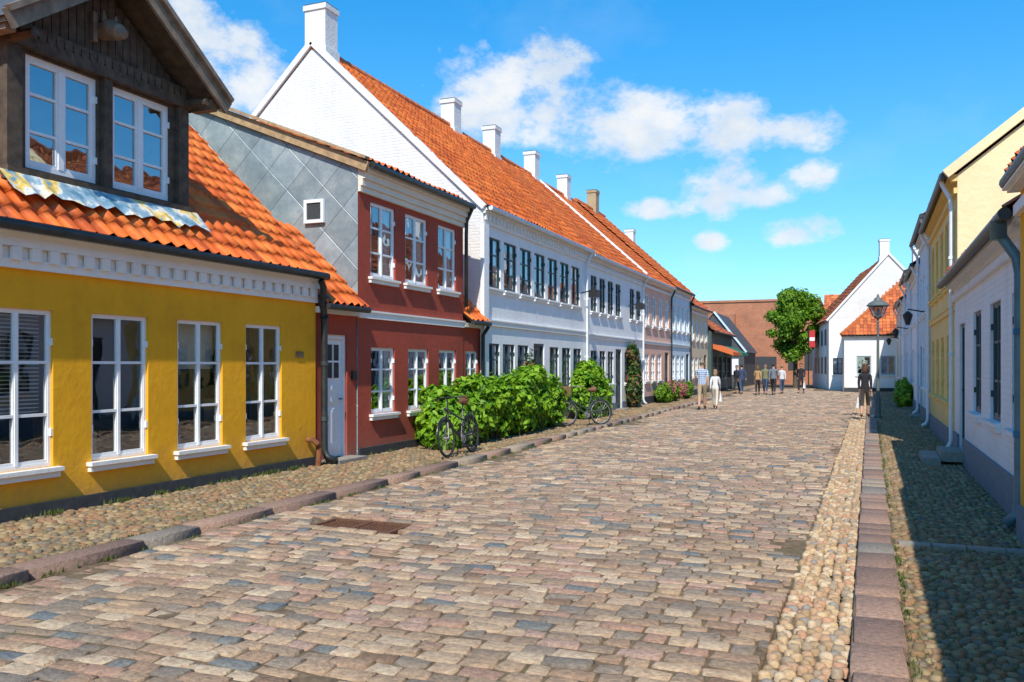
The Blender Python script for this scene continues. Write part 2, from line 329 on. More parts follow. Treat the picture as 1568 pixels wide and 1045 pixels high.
def house(name,M,u0,u1,ze,D,zr,wall,ops,tile=None,ov=.2,plinth=PLI,ph=.16,cornice=True,dent=False,gut=GUT,gable0=None,gable1=None,chim=(),pipes=(),string=None,z0=-.1,sub=5,tilecl=.3,verge=None,corn_h=.24,cornm=None):
    bd=B(name,M); tile=tile or TILE; cm=cornm or TRIM
    a,b_=u0+.004,u1-.004
    facade(bd,wall,a,b_,z0,ze,ops)
    xb=-D
    bd.poly('walls',wall,[(a,xb,z0),(b_,xb,z0),(b_,xb,ze),(a,xb,ze)])
    for u,g in ((a,gable0 or wall),(b_,gable1 or wall)):
        bd.poly('gable_wall',g,[(u,0,z0),(u,-D,z0),(u,-D,ze),(u,-D/2,zr-.05),(u,0,ze)])
    bd.poly('room_back',ROOM,[(a+.02,-1.3,z0),(b_-.02,-1.3,z0),(b_-.02,-1.3,ze),(a+.02,-1.3,ze)])
    if ze>4: bd.poly('room_back',ROOM,[(a+.02,-1.3,ze*.5),(b_-.02,-1.3,ze*.5),(b_-.02,-.13,ze*.5),(a+.02,-.13,ze*.5)])
    spans=[]; cur=a
    for o in sorted([o for o in ops if o.get('kind')=='door'],key=lambda o:o['u0']): spans.append((cur,o['u0']-.02)); cur=o['u1']+.02
    spans.append((cur,b_))
    for s0,s1 in spans:
        if s1>s0: bd.box('plinth',plinth,s0+.002,s1-.002,.003,.035,z0,ph)
    e0=(ov,ze+.06-ov*0.15); L=math.hypot(D/2+ov,zr-e0[1])
    p0=Vector(M(u0,ov,e0[1])); pu=Vector(M(u0+1,ov,e0[1]))-p0; ps=(Vector(M(u0,-D/2,zr))-p0).normalized()
    pantiles(bd,'roof_tiles',tile,p0,pu,ps,u1-u0,L,sub=sub,cl=tilecl)
    p1=Vector(M(u0,-D-ov,e0[1])); ps2=(Vector(M(u0,-D/2,zr))-p1).normalized()
    pantiles(bd,'roof_tiles',tile,p1,pu,ps2,u1-u0,L,sub=3)
    for q in (1,-1):
        nn=ov-.02 if q==1 else -D-ov+.02
        bd.poly('roof_deck',WOOD,[(u0+.003,nn,e0[1]-.05),(u1-.003,nn,e0[1]-.05),(u1-.003,-D/2,zr-.055),(u0+.003,-D/2,zr-.055)])
    nr=int((u1-u0)/.38)
    for i in range(nr):
        q0=u0+(u1-u0)*i/nr; q1=u0+(u1-u0)*(i+1)/nr+.03
        bd.tube('ridge_tiles',RIDGE,[(q0,-D/2,zr+.02),(q1,-D/2,zr+.012)],[.12,.105],8)
    if cornice:
        bd.box('cornice',cm,a,b_,.003,.06,ze-corn_h-.1,ze-corn_h-.001); bd.box('cornice',cm,a,b_,.003,.11,ze-corn_h+.12,ze-.06); bd.box('cornice',cm,a,b_,.003,.15,ze-.058,ze+.0)
        if dent:
            bd.box('cornice',cm,a,b_,.003,.045,ze-corn_h+.001,ze-corn_h+.118)
            x=a+.06
            while x<b_-.1: bd.box('dentils',cm,x,x+.11,.061,.105,ze-corn_h-.02,ze-corn_h+.118); x+=.225
    bd.tube('gutter',gut,[(u0+.02,ov+.04,e0[1]-.035),(u1-.02,ov+.04,e0[1]-.035)],.06,10)
    for (u,dirn,gm) in pipes:
        bd.tube('downpipe',gm,[(u,ov+.04,e0[1]-.08),(u,ov+.02,e0[1]-.16),(u,.09,e0[1]-.42),(u,.075,e0[1]-.6),(u,.075,.22),(u,.12,.1),(u,.22,.04)],.042,10)
        for z in (e0[1]*.35,e0[1]*.7): bd.tube('downpipe',gm,[(u,.075,z),(u,.075,z+.05)],.052,10)
    if string:
        for (s0,s1) in string: bd.box('string_course',cm,a,b_,.003,.045,s0,s1); bd.box('string_course',cm,a,b_,.003,.065,s1+.001,s1+.035)
    for c in chim: chimney(bd,*c[:4],**(c[4] if len(c)>4 else {}))
    if verge:
        for u in verge:
            bd.beam('verge',TRIM,(u,ov-.02,e0[1]+.09),(u,-D/2,zr+.12),.16,.14); bd.beam('verge',TRIM,(u,-D-ov+.02,e0[1]+.09),(u,-D/2,zr+.12),.16,.14)
    return bd
def W(u0,w,z0,z1,**k): return dict(u0=u0,u1=u0+w,z0=z0,z1=z1,**k)
def Dr(u0,w,z1,z0=.0,**k): return dict(u0=u0,u1=u0+w,z0=z0,z1=z1,kind='door',**k)
ML=lambda u,n,z:(-8.1+n,u,z)

# ------------------------------------------------------------------ YELLOW HOUSE
yk=dict(glass=GLASSY,plant=False,mull=.018,cs=.014,ft=.038)
ops=[W(5.87-1.325*2,.83,.5,2.2,cur=.9,**yk),W(5.87-1.325,.83,.5,2.2,cur=.9,**yk),W(5.87,.83,.5,2.2,cur=.9,**yk),W(7.2,.84,.5,2.2,cur=.9,**yk),W(8.53,.84,.5,2.2,cur=.5,**yk),W(9.85,.82,.5,2.2,cur=.9,**yk)]
bd=house('yellow_house',ML,1.8,11.55,3.03,9.2,7.75,YEL,ops,ov=.2,dent=True,ph=.13,gut=GUT,corn_h=.32)
bd.tube('downpipe',GUT,[(11.35,.24,2.95),(11.42,.24,2.85),(11.62,.1,2.6),(11.66,.09,2.3),(11.66,.09,.25),(11.66,.14,.12),(11.70,.3,.05)],.055,12)
for z in (.7,1.6,2.35): bd.tube('downpipe',GUT,[(11.66,.09,z),(11.66,.09,z+.07)],.068,12)
bd.lathe('downpipe',GUT,(-8.0,11.62,2.52),[(.055,0),(.1,.1),(.1,.2),(.06,.24)],12)
bd.box('plaque',flat('bronze_plaque',(.2,.13,.06),.5,.3),11.02,11.2,.003,.02,1.72,1.82)
bd.tube('corner_pipe',flat('rusty_pipe',(.22,.08,.03),.8,.4),[(11.3,.02,.42),(11.3,.12,.42),(11.34,.17,.36),(11.42,.16,.3),(11.42,.14,-.02)],.045,10)
for i in range(26): bd.box('blinds',CUR,5.9,6.66,-.2,-.17,1.05+i*.043,1.05+i*.043+.012)
for (u,c_) in ((7.5,1.75),(8.9,1.6)):
    bd.lathe('pendant_lamp',CUR,ML(u,-.7,c_),[(.02,.2),(.1,.1),(.17,0)],12); bd.tube('pendant_lamp',IRON,[(u,-.7,c_+.2),(u,-.7,2.9)],.008,5)
for u in (6.1,7.35,8.7,10.1,10.35): bd.box('window_bric_a_brac',KERB2,u,u+.1,-.28,-.2,.5,.5+random.uniform(.15,.35))
for u in (7.25,9.9): bd.box('shelf',WOODL,u,u+.7,-1.0,-.8,.5,1.1)
def rz(n): return 3.09+(.26-n)*(7.75-3.05)/(4.86)
Df=-.35
dkw=dict(rows=3,sill=False,mull=.036,ft=.055,cs=.03,cur=.9,plant=False,glass=GLASSD)
o2=[W(6.64,.96,3.78,5.04,**dkw),W(7.80,.96,3.78,5.04,**dkw)]
facade(bd,WOOD,6.38,9.02,3.55,5.25,o2,n=Df,part='dormer_walls',rev=.1)
bd.poly('dormer_walls',WOOD,[(6.38,Df,5.25),(9.02,Df,5.25),(7.7,Df,6.2)])
for u in (6.38,9.02): bd.poly('dormer_walls',WOOD,[(u,Df,3.5),(u,Df,5.25),(u,-2.1,5.25)])
bd.poly('room_back',ROOM,[(6.4,-1.2,3.6),(9.0,-1.2,3.6),(9.0,-1.2,5.2),(6.4,-1.2,5.2)])
for u0,u1 in ((6.37,6.55),(7.64,7.76),(8.85,9.03)): bd.box('dormer_posts',WOOD,u0,u1,Df+.003,Df+.07,3.6,5.25)
bd.box('dormer_posts',WOOD,6.35,9.05,Df+.004,Df+.11,3.60,3.74); bd.box('dormer_posts',WOOD,6.35,9.05,Df+.004,Df+.10,5.07,5.2)
x=6.5
while x<8.95:
    zt=6.15-abs(x+.055-7.7)*.72
    if zt>5.25: 
        bd.box('dormer_boards',WOOD,x,x+.1,Df+.004,Df+.03,5.3,zt); bd.poly('dormer_boards',WOOD,[(x,Df+.105,5.22),(x+.05,Df+.105,5.13),(x+.1,Df+.105,5.22),(x+.1,Df+.105,5.32),(x,Df+.105,5.32)])
    x+=.112
for sgn in (1,-1):
    ue=7.7+sgn*1.6; ze_=5.12; za=6.27
    for dz,mm,nm in ((0.0,WOOD,'dormer_soffit'),(.07,SLATE,'dormer_roof')):
        bd.poly(nm,mm,[(ue,.12,ze_+dz),(ue,-2.0,ze_+dz),(7.7,-3.1,za+dz),(7.7,.12,za+dz)])
    bd.beam('dormer_verge',WOODG,(ue+sgn*.03,.13,ze_),(7.7,.13,za+.02),.04,.2)
    bd.beam('dormer_verge',WOODG,(ue+sgn*.05,.16,ze_+.1),(7.7,.16,za+.13),.1,.06)
    bd.beam('dormer_verge',WOODG,(ue-sgn*.1,.0,ze_+.02),(ue-sgn*.1,Df,ze_+.02),.12,.14)
    bd.tube('dormer_bracket',WOOD,[(ue-sgn*.32,Df,5.12),(ue-sgn*.32,.08,5.12)],[.07,.05],8)
bd.tube('carved_ornament',WOODG,[(7.62,Df+.02,5.62),(7.62,Df+.18,5.62),(7.64,Df+.3,5.58),(7.66,Df+.38,5.54)],[.10,.12,.10,.05],10)
bd.tube('carved_ornament',WOODG,[(7.57,Df+.14,5.7),(7.54,Df+.16,5.82)],[.04,.01],6); bd.tube('carved_ornament',WOODG,[(7.70,Df+.14,5.7),(7.73,Df+.16,5.82)],[.04,.01],6)
bd.box('carved_ornament',WOODG,7.46,7.52,Df+.03,Df+.09,5.45,5.8)
k=24
for i in range(k):
    a=6.25+(9.15-6.25)*i/k; c=6.25+(9.15-6.25)*(i+1)/k
    f=lambda u:.03*math.sin(u*2*math.pi/.215)
    nb_=lambda u:-.02+.03*math.sin(u*9)
    bd.poly('flashing',FLASH,[(a,Df+.1,rz(Df+.1)+.1),(c,Df+.1,rz(Df+.1)+.1),(c,nb_(c),rz(nb_(c))+.075+f(c)),(a,nb_(a),rz(nb_(a))+.075+f(a))])
bd.finish()

# ------------------------------------------------------------------ RED HOUSE
up=[W(13.22,.9,3.2,4.56,rows=3,cur=.3),W(14.5,.92,3.2,4.56,rows=3,cur=.3),W(15.9,.86,3.2,4.56,rows=3,cur=.3)]
lo=[W(13.25,.85,.72,1.93,rows=3),W(14.62,.85,.72,1.93,rows=3),W(15.95,.82,.72,1.93,rows=3)]
bd=house('red_house',ML,12.8,17.12,5.12,9.2,6.98,RED,up+lo,ov=.24,gut=GUT,gable0=ZINC,cornice=False,ph=.14,string=[(2.44,2.55)],pipes=())
CRT=plaster('cream_cornice',(.80,.72,.60),.1,.2,20,.2)
bd.box('cornice',CRT,12.805,17.1,.003,.06,4.66,4.76); bd.box('cornice',CRT,12.805,17.1,.003,.10,4.762,4.88); bd.box('cornice',CRT,12.805,17.1,.003,.15,4.882,5.0); bd.box('cornice',CRT,12.805,17.1,.003,.21,5.002,5.1)
bd.beam('verge',WOODL,(12.74,.24,5.06),(12.74,-4.6,7.02),.06,.17); bd.beam('verge',WOODL,(12.70,.26,5.2),(12.70,-4.6,7.14),.14,.05)
bd.box('window_frames',FRW,12.765,12.796,-1.09,-.67,4.15,4.57); bd.box('door_glass',PLI,12.755,12.766,-1.03,-.73,4.21,4.51)
for n0,n1,z0,z1 in ((-1.09,-1.03,4.15,4.57),(-.73,-.67,4.15,4.57),(-1.03,-.73,4.15,4.21),(-1.03,-.73,4.51,4.57)): bd.box('window_frames',FRW,12.735,12.764,n0,n1,z0,z1)
for (u0,u1,ops_) in ((11.56,12.79,[Dr(11.84,.66,2.12,z0=.03)]),(17.13,18.09,[W(17.3,.66,.72,1.93,rows=3)])):
    facade(bd,RED,u0,u1,-.1,2.62,ops_,n=-.02)
    if ops_[0].get('kind')!='door': bd.box('plinth',PLI,u0,u1,-.017,.02,-.1,.14)
    bd.box('cornice',TRIM,u0,u1,-.016,.06,2.46,2.56)
    pantiles(bd,'link_roof',TILE,(-8.1+.2,u0,2.62),(0,1,0),(-.72,0,.694),u1-u0,2.2)
    bd.poly('roof_deck',WOOD,[(u0,.19,2.58),(u1,.19,2.58),(u1,-1.4,4.05),(u0,-1.4,4.05)])
    bd.poly('walls',RED,[(u0,-1.4,2.5),(u1,-1.4,2.5),(u1,-1.4,4.1),(u0,-1.4,4.1)])
    bd.tube('gutter',GUT,[(u0,.24,2.56),(u1,.24,2.56)],.05,10)
    bd.poly('room_back',ROOM,[(u0,-1.0,-.1),(u1,-1.0,-.1),(u1,-1.0,2.6),(u0,-1.0,2.6)])
bd.box('letterbox',IRON,12.62,12.74,-.018,.02,1.35,1.5)
bd.tube('downpipe',GUT,[(18.0,.24,2.5),(18.0,.1,2.3),(18.0,.08,.1)],.045,10)
bd.tube('downpipe',GUT,[(17.06,.25,5.06),(17.1,.1,4.8),(17.12,.08,4.5),(17.12,.08,2.9)],.042,10)
bd.finish()

# ------------------------------------------------------------------ WHITE HOUSES
dk=dict(frame=FRD,mull=.018,cs=.012,ft=.032,sillm=WHT,cur=.3)
U3=[W(18.42+1.08*i,.86,3.46,4.68,**dk) for i in range(7)]
L3=[W(18.42+1.0*i,.8,.95,2.13,**dk) for i in range(3)]+[Dr(21.6,.85,2.2,frame=FRD,z0=.02)]+[W(22.9+1.1*i,.8,.95,2.13,**dk) for i in range(3)]
bd=house('white_gabled_house',ML,18.1,26.5,5.28,9.4,9.72,WHT,U3+L3,ov=.2,dent=True,gut=GUTW,gable0=GAB,gable1=GAB,ph=.3,plinth=WHT,string=[(2.55,2.66)],pipes=[(26.3,0,GUTW)],
  chim=[(18.5,-4.7,9.3,10.85,dict(w=.55,dp=.62)),(26.1,-4.7,9.2,10.65)])
for s in ((.1,5.25,-4.7,9.84),(-9.5,5.25,-4.7,9.84)):
    bd.beam('gable_parapet',CHW,(18.14,s[0],s[1]+.04),(18.14,s[2],s[3]-.03),.22,.14)
bd.box('corner_pilaster',WHT,18.06,18.34,.0035,.1,-.1,4.92)
bd.tube('wall_lamp',IRON,[(25.85,.0,3.9),(25.85,.5,4.0)],.02,6); bd.box('wall_lamp',IRON,25.72,25.98,.3,.6,3.75,3.98); bd.box('wall_lamp',IRON,25.8,25.9,.38,.5,3.98,4.1)
bd.finish()
U4=[W(26.95+1.05*i,.74,3.4,4.6,**dk) for i in (0,1,2,3,5,6)]
L4=[W(26.95+1.05*i,.74,.95,2.1,**dk) for i in (0,1,2)]+[Dr(30.1,.85,2.2,frame=FRD)]+[W(31.4+1.05*i,.74,.95,2.1,**dk) for i in (0,1,)]
bd=house('white_terraced_house',ML,26.5,34.3,5.2,9.4,9.66,WHT,U4+L4,ov=.2,gut=GUTW,string=[(2.5,2.6)],pipes=[(34.15,0,GUTW)],ph=.25,plinth=PLG,sub=4,
  chim=[(29.6,-4.7,9.1,10.65),(33.9,-4.7,9.1,10.7)])
bd.tube('wall_lamp',IRON,[(32.0,.0,3.9),(32.0,.5,4.0)],.02,6); bd.box('wall_lamp',IRON,31.87,32.13,.3,.6,3.75,3.98)
bd.finish()
def row(u0,u1,n,w,z0,z1,**k):
    st=(u1-u0)/n; return [W(u0+st*(i+.5)-w/2,w,z0,z1,**k) for i in range(n)]
bd=house('pink_house',ML,34.3,40.0,5.2,9.4,9.6,PNK,row(34.5,39.9,4,.8,3.3,4.6,frame=FRW)+row(34.5,38.2,3,.8,.95,2.1)+[Dr(38.7,.85,2.2,frame=FRD)],ov=.2,gut=GUTW,string=[(2.5,2.6)],pipes=[(39.9,0,GUT)],ph=.3,sub=4,verge=[34.34],
  chim=[(38.2,-4.7,9.1,10.6)]); bd.finish()
bd=house('pale_blue_house',ML,40.0,45.1,5.3,9.4,9.75,BLU,row(40.2,45.0,4,.75,3.3,4.6)+row(40.2,43.6,3,.75,.95,2.1)+[Dr(44,.8,2.2,frame=FRD)],ov=.2,gut=GUT,string=[(2.5,2.6)],pipes=[(45.0,0,GUT)],ph=.3,sub=4,
  chim=[(43.0,-4.7,9.1,10.8,dict(w=.6,mat=BRC))]); bd.finish()
bd=house('beige_house',ML,45.1,51.0,4.75,9.0,8.6,BEI,row(45.3,50.9,4,.8,3.0,4.1)+row(45.3,49,3,.8,.95,2.05)+[Dr(49.6,.85,2.2,frame=FRD)],ov=.2,gut=GUT,ph=.3,sub=3,chim=[(50.2,-4.5,8.2,9.8)]); bd.finish()
M7=lambda u,n,z:(-7.9+n,u,z)
bd=house('dark_shop',M7,51.0,60.0,3.6,8.0,6.2,flat('dark_green_shopfront',(.05,.09,.09),.6,.3),row(51.4,59.6,4,1.5,.7,2.2,frame=FRD,sill=False),tile=TILEO,ov=.2,sub=3,cornice=False)
AW=flat('orange_awning',(.65,.15,.04),.8,.15); AWG=flat('green_awning',(.03,.16,.10),.8,.15)
for a,aw in ((51.5,AW),(55.8,AWG)):
    bd.poly('awning',aw,[(a,.02,2.9),(a+3.4,.02,2.9),(a+3.4,1.2,2.4),(a,1.2,2.4)]); bd.poly('awning',aw,[(a,1.2,2.4),(a+3.4,1.2,2.4),(a+3.4,1.2,2.2),(a,1.2,2.2)])
    bd.poly('awning',aw,[(a,.02,2.9),(a,1.2,2.4),(a,1.2,2.2),(a,.02,2.6)])
bd.finish()
MG=lambda u,n,z:(-10.0+u,66-n,z)
bd=B('dark_timber_house',MG); bd.poly('gable_wall',SLATE,[(-2.2,0,-.1),(2.2,0,-.1),(2.2,0,2.9),(0,0,5.6),(-2.2,0,2.9)])
bd.poly('walls',SLATE,[(2.2,0,-.1),(2.2,-8,-.1),(2.2,-8,2.9),(2.2,0,2.9)]); bd.poly('roof',SLATE,[(2.4,.1,2.6),(2.4,-8,2.6),(0,-8,5.7),(0,.1,5.7)]); bd.poly('roof',SLATE,[(-2.4,.1,2.6),(-2.4,-8,2.6),(0,-8,5.7),(0,.1,5.7)])
bd.beam('verge',BLU,(2.4,.14,2.6),(0,.14,5.7),.06,.14); bd.box('window_frames',FRW,.9,1.8,.005,.03,.9,2.1); bd.box('window_frames',FRW,-.3,.5,.005,.03,3.2,4.2); bd.box('shop_sign',AW,-.2,2.1,.01,.06,2.35,2.65); bd.box('door',FRD,-.4,.5,.006,.04,0,2.1)
bd.finish()

# ------------------------------------------------------------------ BRICK HALL
bd=B('brick_hall')
bd.box('walls',BRK,-26,-3.0,80,95,-.1,7.4); bd.box('walls',BRK,-26.1,-2.9,79.9,95,7.401,7.6)
bd.box('walls',BRK,-12.5,-10.2,79.3,79.99,-.1,6.3)
bd.box('door',PLI,-8.4,-6.6,79.93,79.99,0,2.4)
for x in (-5.6,-4.2): bd.box('window_frames',PLI,x,x+.8,79.95,79.99,1.2,3.6)
bd.finish()
bd=B('distant_house'); bd.box('walls',WHT,-2.6,9,84,92,-.1,4.2)
pantiles(bd,'roof',TILEO,(-2.8,83.8,4.2),(1,0,0),(0,.7,.714),12,6,sub=3); bd.poly('gable',WHT,[(-2.6,84,4.2),(-2.6,92,4.2),(-2.6,88,8)]); bd.finish()

# ------------------------------------------------------------------ END BUILDING
ang=math.radians(-7.5)
def ME(u,n,z):
    ca,sa=math.cos(-ang),math.sin(-ang); x,y=u,-n
    return (-1.65+x*ca-y*sa, 60.9+x*sa+y*ca, z)
bd=B('white_corner_house',ME)
Wd=7.4
opsE=[W(.25,.62,1.0,2.1,frame=FRD)]
facade(bd,WHT,0,Wd,-.1,4.7,opsE)
bd.poly('gable_wall',GAB,[(0,0,4.7),(Wd,0,4.7),(Wd/2,0,8.95)])
bd.poly('walls',WHT,[(0,0,-.1),(0,-12,-.1),(0,-12,4.7),(0,0,4.7)]); bd.poly('walls',WHT,[(Wd,0,-.1),(Wd,-12,-.1),(Wd,-12,4.7),(Wd,0,4.7)])
bd.poly('walls',WHT,[(0,-12,-.1),(Wd,-12,-.1),(Wd,-12,4.7),(Wd/2,-12,8.95),(0,-12,4.7)])
hp=math.hypot(Wd/2+.2,4.3)
P=Vector(ME(-.2,-.02,4.65)); Ud=(Vector(ME(-.2,-1.02,4.65))-P); Sd=(Vector(ME(Wd/2,-.02,8.95))-P).normalized(); pantiles(bd,'roof_tiles',TILEO,P,Ud,Sd,12,hp,sub=4)
P=Vector(ME(Wd+.2,-.02,4.65)); Sd=(Vector(ME(Wd/2,-.02,8.95))-P).normalized(); pantiles(bd,'roof_tiles',TILEO,P,Ud,Sd,12,hp,sub=4)
for u in (0,Wd): bd.beam('verge',TRIM,(u-.15 if u==0 else u+.15,.02,4.62),(Wd/2,.02,9.03),.2,.12)
bd.tube('gutter',GUT,[(-.25,0,4.6),(-.25,-12,4.6)],.07,8); bd.tube('downpipe',GUTW,[(-.08,-.3,4.5),(-.08,-.3,.1)],.05,8)
for i in range(4): 
    y=-1.6-i*2.4; bd.box('window_frames',FRD,-.03,-.005,y-.9,y,1.0,2.2); bd.box('window_frames',FRD,-.03,-.005,y-.9,y,3.0,4.1)
chimney(bd,Wd/2-.1,-1.0,8.5,10.1,w=.6); chimney(bd,Wd/2+2.2,-2.0,6.6,9.6,w=.7)
bd.finish()
MF=lambda u,n,z:(-.65+u,57.6-n,z)
bd=B('white_cottage',MF)
ck=dict(rows=2,ft=.06,frame=FLB if False else flat('blue_grey_window_paint',(.35,.42,.46),.5,.1),cur=.9,plant=False)
fo=[W(.72,.85,1.0,2.2,**ck),W(2.1,.85,1.0,2.2,**ck)]
facade(bd,WHT,0,6,-.1,3.5,fo); bd.poly('walls',WHT,[(0,0,-.1),(0,-4,-.1),(0,-4,3.5),(0,0,3.5)]); bd.poly('room_back',ROOM,[(0,-1,-.1),(6,-1,-.1),(6,-1,3.5),(0,-1,3.5)])
bd.box('plinth',PLI,0,6,.003,.04,-.1,.2); bd.box('cornice',TRIM,-.05,6,.003,.12,3.35,3.5); bd.tube('gutter',GUT,[(-.2,.22,3.5),(6,.22,3.5)],.06,8)
full=math.hypot(4.3,4.25)
for i in range(20):
    ua=-.2+i*.22*1.0; hfrac=min(1,(i+1)*.22/4.2)
    pantiles(bd,'roof_tiles',TILEO,Vector(MF(ua,.25,3.5)),(1,0,0),(0,4.3/full,4.25/full),.22,max(.3,full*hfrac))
pantiles(bd,'roof_tiles',TILEO,Vector(MF(4.2,.25,3.5)),(1,0,0),(0,4.3/full,4.25/full),2,full)
bd.poly('roof_deck',TILEO,[(-.2,.2,3.48),(-.2,-8,3.48),(4.2,-4.05,7.7)])
bd.beam('ridge_tiles',RIDGE,(-.2,.25,3.56),(4.2,-4.05,7.82),.2,.12)
bd.tube('downpipe',GUTW,[(-.05,.1,3.4),(-.05,.1,0)],.05,8)
bd.tube('downpipe',GUT,[(3.25,.1,3.4),(3.25,.1,0)],.05,8)
bd.finish()

# ------------------------------------------------------------------ RIGHT SIDE
def MR(x0): return lambda u,n,z:(x0+.0143*u-n,u,z)
bd=house('yellow_corner_house',MR(1.30),-6,9.15,3.3,8,6.5,YEL,[W(6.0,.8,.9,2.3),W(3.5,.8,.9,2.3)],ov=.08,plinth=PLG,ph=.3,sub=4,dent=False,corn_h=.2); bd.finish()
bw=dict(frame=FRD,sillm=BRW,cur=.3)
bd=house('white_brick_cottage',MR(1.42),9.2,17.2,3.05,8,6.4,BRW,[W(9.6,.95,.92,2.38,**bw),W(11.4,.95,.92,2.38,**bw),W(13.3,.95,.92,2.38,**bw),Dr(15.5,.85,2.3,frame=FRD,z0=.18)],ov=.2,plinth=PLG,ph=.42,sub=4,corn_h=.2,cornm=BRW,tile=TILEO)
bd.tube('downpipe',GUTB,[(9.55,.25,2.98),(9.55,.22,2.86),(9.52,.10,2.66),(9.5,.075,2.5),(9.5,.075,.3),(9.5,.09,.14),(9.5,.2,.05)],.05,14)
bd.tube('downpipe',GUTB,[(9.55,.25,3.02),(9.55,.25,2.84)],.075,14)
for z in (.9,1.9): bd.tube('downpipe',GUTB,[(9.5,.075,z),(9.5,.075,z+.06)],.06,14)
bd.box('doorstep',KERB2,15.3,16.6,.36,.62,-.1,.1)
bd.finish()
bd=house('cream_house',MR(1.46),17.2,24.4,5.05,7.6,8.1,CRM,row(17.4,24.3,5,.85,3.2,4.5,frame=FRY,sillm=CRM)+row(18.4,24.3,4,.85,.9,2.2,frame=FRY,sillm=CRM),ov=.2,gable0=CRG,plinth=PLG,ph=.35,sub=4,gut=GUT,pipes=[(17.5,0,GUTW),(24.3,0,GUTW)],string=[(2.6,2.7)],cornm=CRM,tile=TILEO)
bd.beam('verge',CRG,(17.15,.2,5.05),(17.15,-3.8,8.2),.12,.16)
bd.finish()
cols=[(BLU,24.4,30.5,5.5,8.9),(WHT,30.5,36.5,4.9,8.3),(BLU,36.5,43,5.3,8.6),(WHT,43,50,4.7,8),(CRM,50,56,5.0,8.2)]
for i,(mt,a,b_,ze_,zr_) in enumerate(cols):
    nm=['pale_blue_terraced_house','white_terraced_house','pale_blue_terraced_house','white_terraced_house','cream_terraced_house'][i]
    bd=house(nm,MR(1.5+.02*i),a,b_,ze_,8,zr_,mt,row(a+.2,b_-.1,4,.8,3.1,4.3,frame=FRW)+row(a+.2,b_-1.6,3,.8,.95,2.1,frame=FRW)+[Dr(b_-1.3,.85,2.2,frame=FRD,z0=.02)],ov=.22,plinth=PLG,ph=.35,sub=3,gut=GUT,pipes=[(a+.2,0,GUTW),(b_-.2,0,GUTW)],tile=TILEO,
      chim=[(b_-1,-4,zr_-.5,zr_+1.2)]); 
    if i%2==0:
        u=a+2.2; bd.tube('wall_lamp',IRON,[(u,0,3.1),(u,.5,3.2)],.02,6); bd.lathe('wall_lamp',IRON,MR(1.5)(u,.5,2.75),[(.05,0),(.13,.25),(.13,.3),(.02,.4)],8)
    bd.finish()

# ------------------------------------------------------------------ GROUND
def sheet(name,pts,z,mat):
    me=bpy.data.meshes.new(name); me.from_pydata([(x,y,z) for x,y in pts],[],[tuple(range(len(pts)))]); me.materials.append(mat)
    o=bpy.data.objects.new(name,me); COL.objects.link(o); return o
GR=flat('ground_earth',(.16,.13,.09),.95,.3,1.5)
sheet('ground',[(-400,-300),(400,-300),(400,500),(-400,500)],-.16,GR)
kl=lambda y:-5.93-.014*y
gr=lambda y:-.55+.0143*y
kr=lambda y:-.10+.0143*y
k2=lambda y:.20+.0143*y
wr=lambda y:1.5+.0143*y
Y0,Y1=-5,59
road=sheet('road',[(kl(Y0)-.05,Y0),(kr(Y0),Y0),(kr(Y1)-1,Y1),(-2.5,66),(-2.5,85),(-12,85),(kl(Y1)-.05,Y1)],-.092,SAND)
lp=sheet('pavement',[(-8.3,Y0),(kl(Y0)-.25,Y0),(kl(75)-.25,75),(-8.3,75)],-.02,SAND)
rp=sheet('pavement',[(k2(Y0),Y0),(wr(Y0)+.6,Y0),(wr(Y1)+.6,Y1),(k2(Y1),Y1)],-.026,SAND)

def stones(name,cells,mat,parent,rings=((0,1.0),(.003,.12),(.014,0)),jt=.0075,tl=.0035):
    cx,cy,hx,hy,zt,h=cells; n=len(cx)
    base=np.array([(-1,-1),(1,-1),(1,1),(-1,1)],float); V=np.zeros((n,12,3))
    jit=rng.normal(0,jt,(n,4,2)); tilt=rng.normal(0,tl,(n,4))
    for ring,(ins,zf) in enumerate(rings):
        for k in range(4):
            V[:,ring*4+k,0]=cx+base[k,0]*(hx-ins)+jit[:,k,0]; V[:,ring*4+k,1]=cy+base[k,1]*(hy-ins)+jit[:,k,1]
            V[:,ring*4+k,2]=zt-h*zf+tilt[:,k]
    f=[]
    for r in range(2):
        for k in range(4): f.append((r*4+k,r*4+(k+1)%4,(r+1)*4+(k+1)%4,(r+1)*4+k))
    f.append((8,9,10,11)); f=np.array(f)
    F=(np.arange(n)[:,None,None]*12+f[None]).reshape(-1,4); R=np.repeat(rng.random(n),len(f))
    return npmesh(name,V.reshape(-1,3),F,mat,R,parent,smooth=False)
cx=[];cy=[];hx=[];hy=[]
y=Y0
while y<64:
    d=random.uniform(.115,.165); x=kl(y)+.02+random.uniform(-.0,.1); xe=gr(y) if y<58 else -2.6
    ph=random.random()*6; off=random.gauss(0,.004)
    while x<xe-.05:
        w=random.uniform(.13,.29); w=min(w,xe-x)
        if w<.05: break
        cx.append(x+w/2); cy.append(y+d/2+off+.012*math.sin(x*1.3+ph*.2)+.07*math.sin(x*.45+y*.05)); hx.append(w/2-.005); hy.append(d/2-.005+random.gauss(0,.002)); x+=w
    y+=d
cx,cy,hx,hy=map(np.array,(cx,cy,hx,hy))
crown=.05*(1-((cx+3.2)/3.3)**2)
und=.014*np.sin(cx*1.7+cy*.6)+.012*np.sin(cy*1.3-cx*.8)
hole=(np.abs(cx+4.74)<.55)&(np.abs(cy-7.55)<.3)
keep=~hole
zt=-.085+crown*.8+und+rng.normal(0,.004,len(cx))
stones('setts',[a[keep] for a in (cx,cy,hx,hy,zt)]+[.05],SETT,road)
gx=np.linspace(0,1,26); gy=np.arange(Y0,66,.25); GX,GY=np.meshgrid(gx,gy)
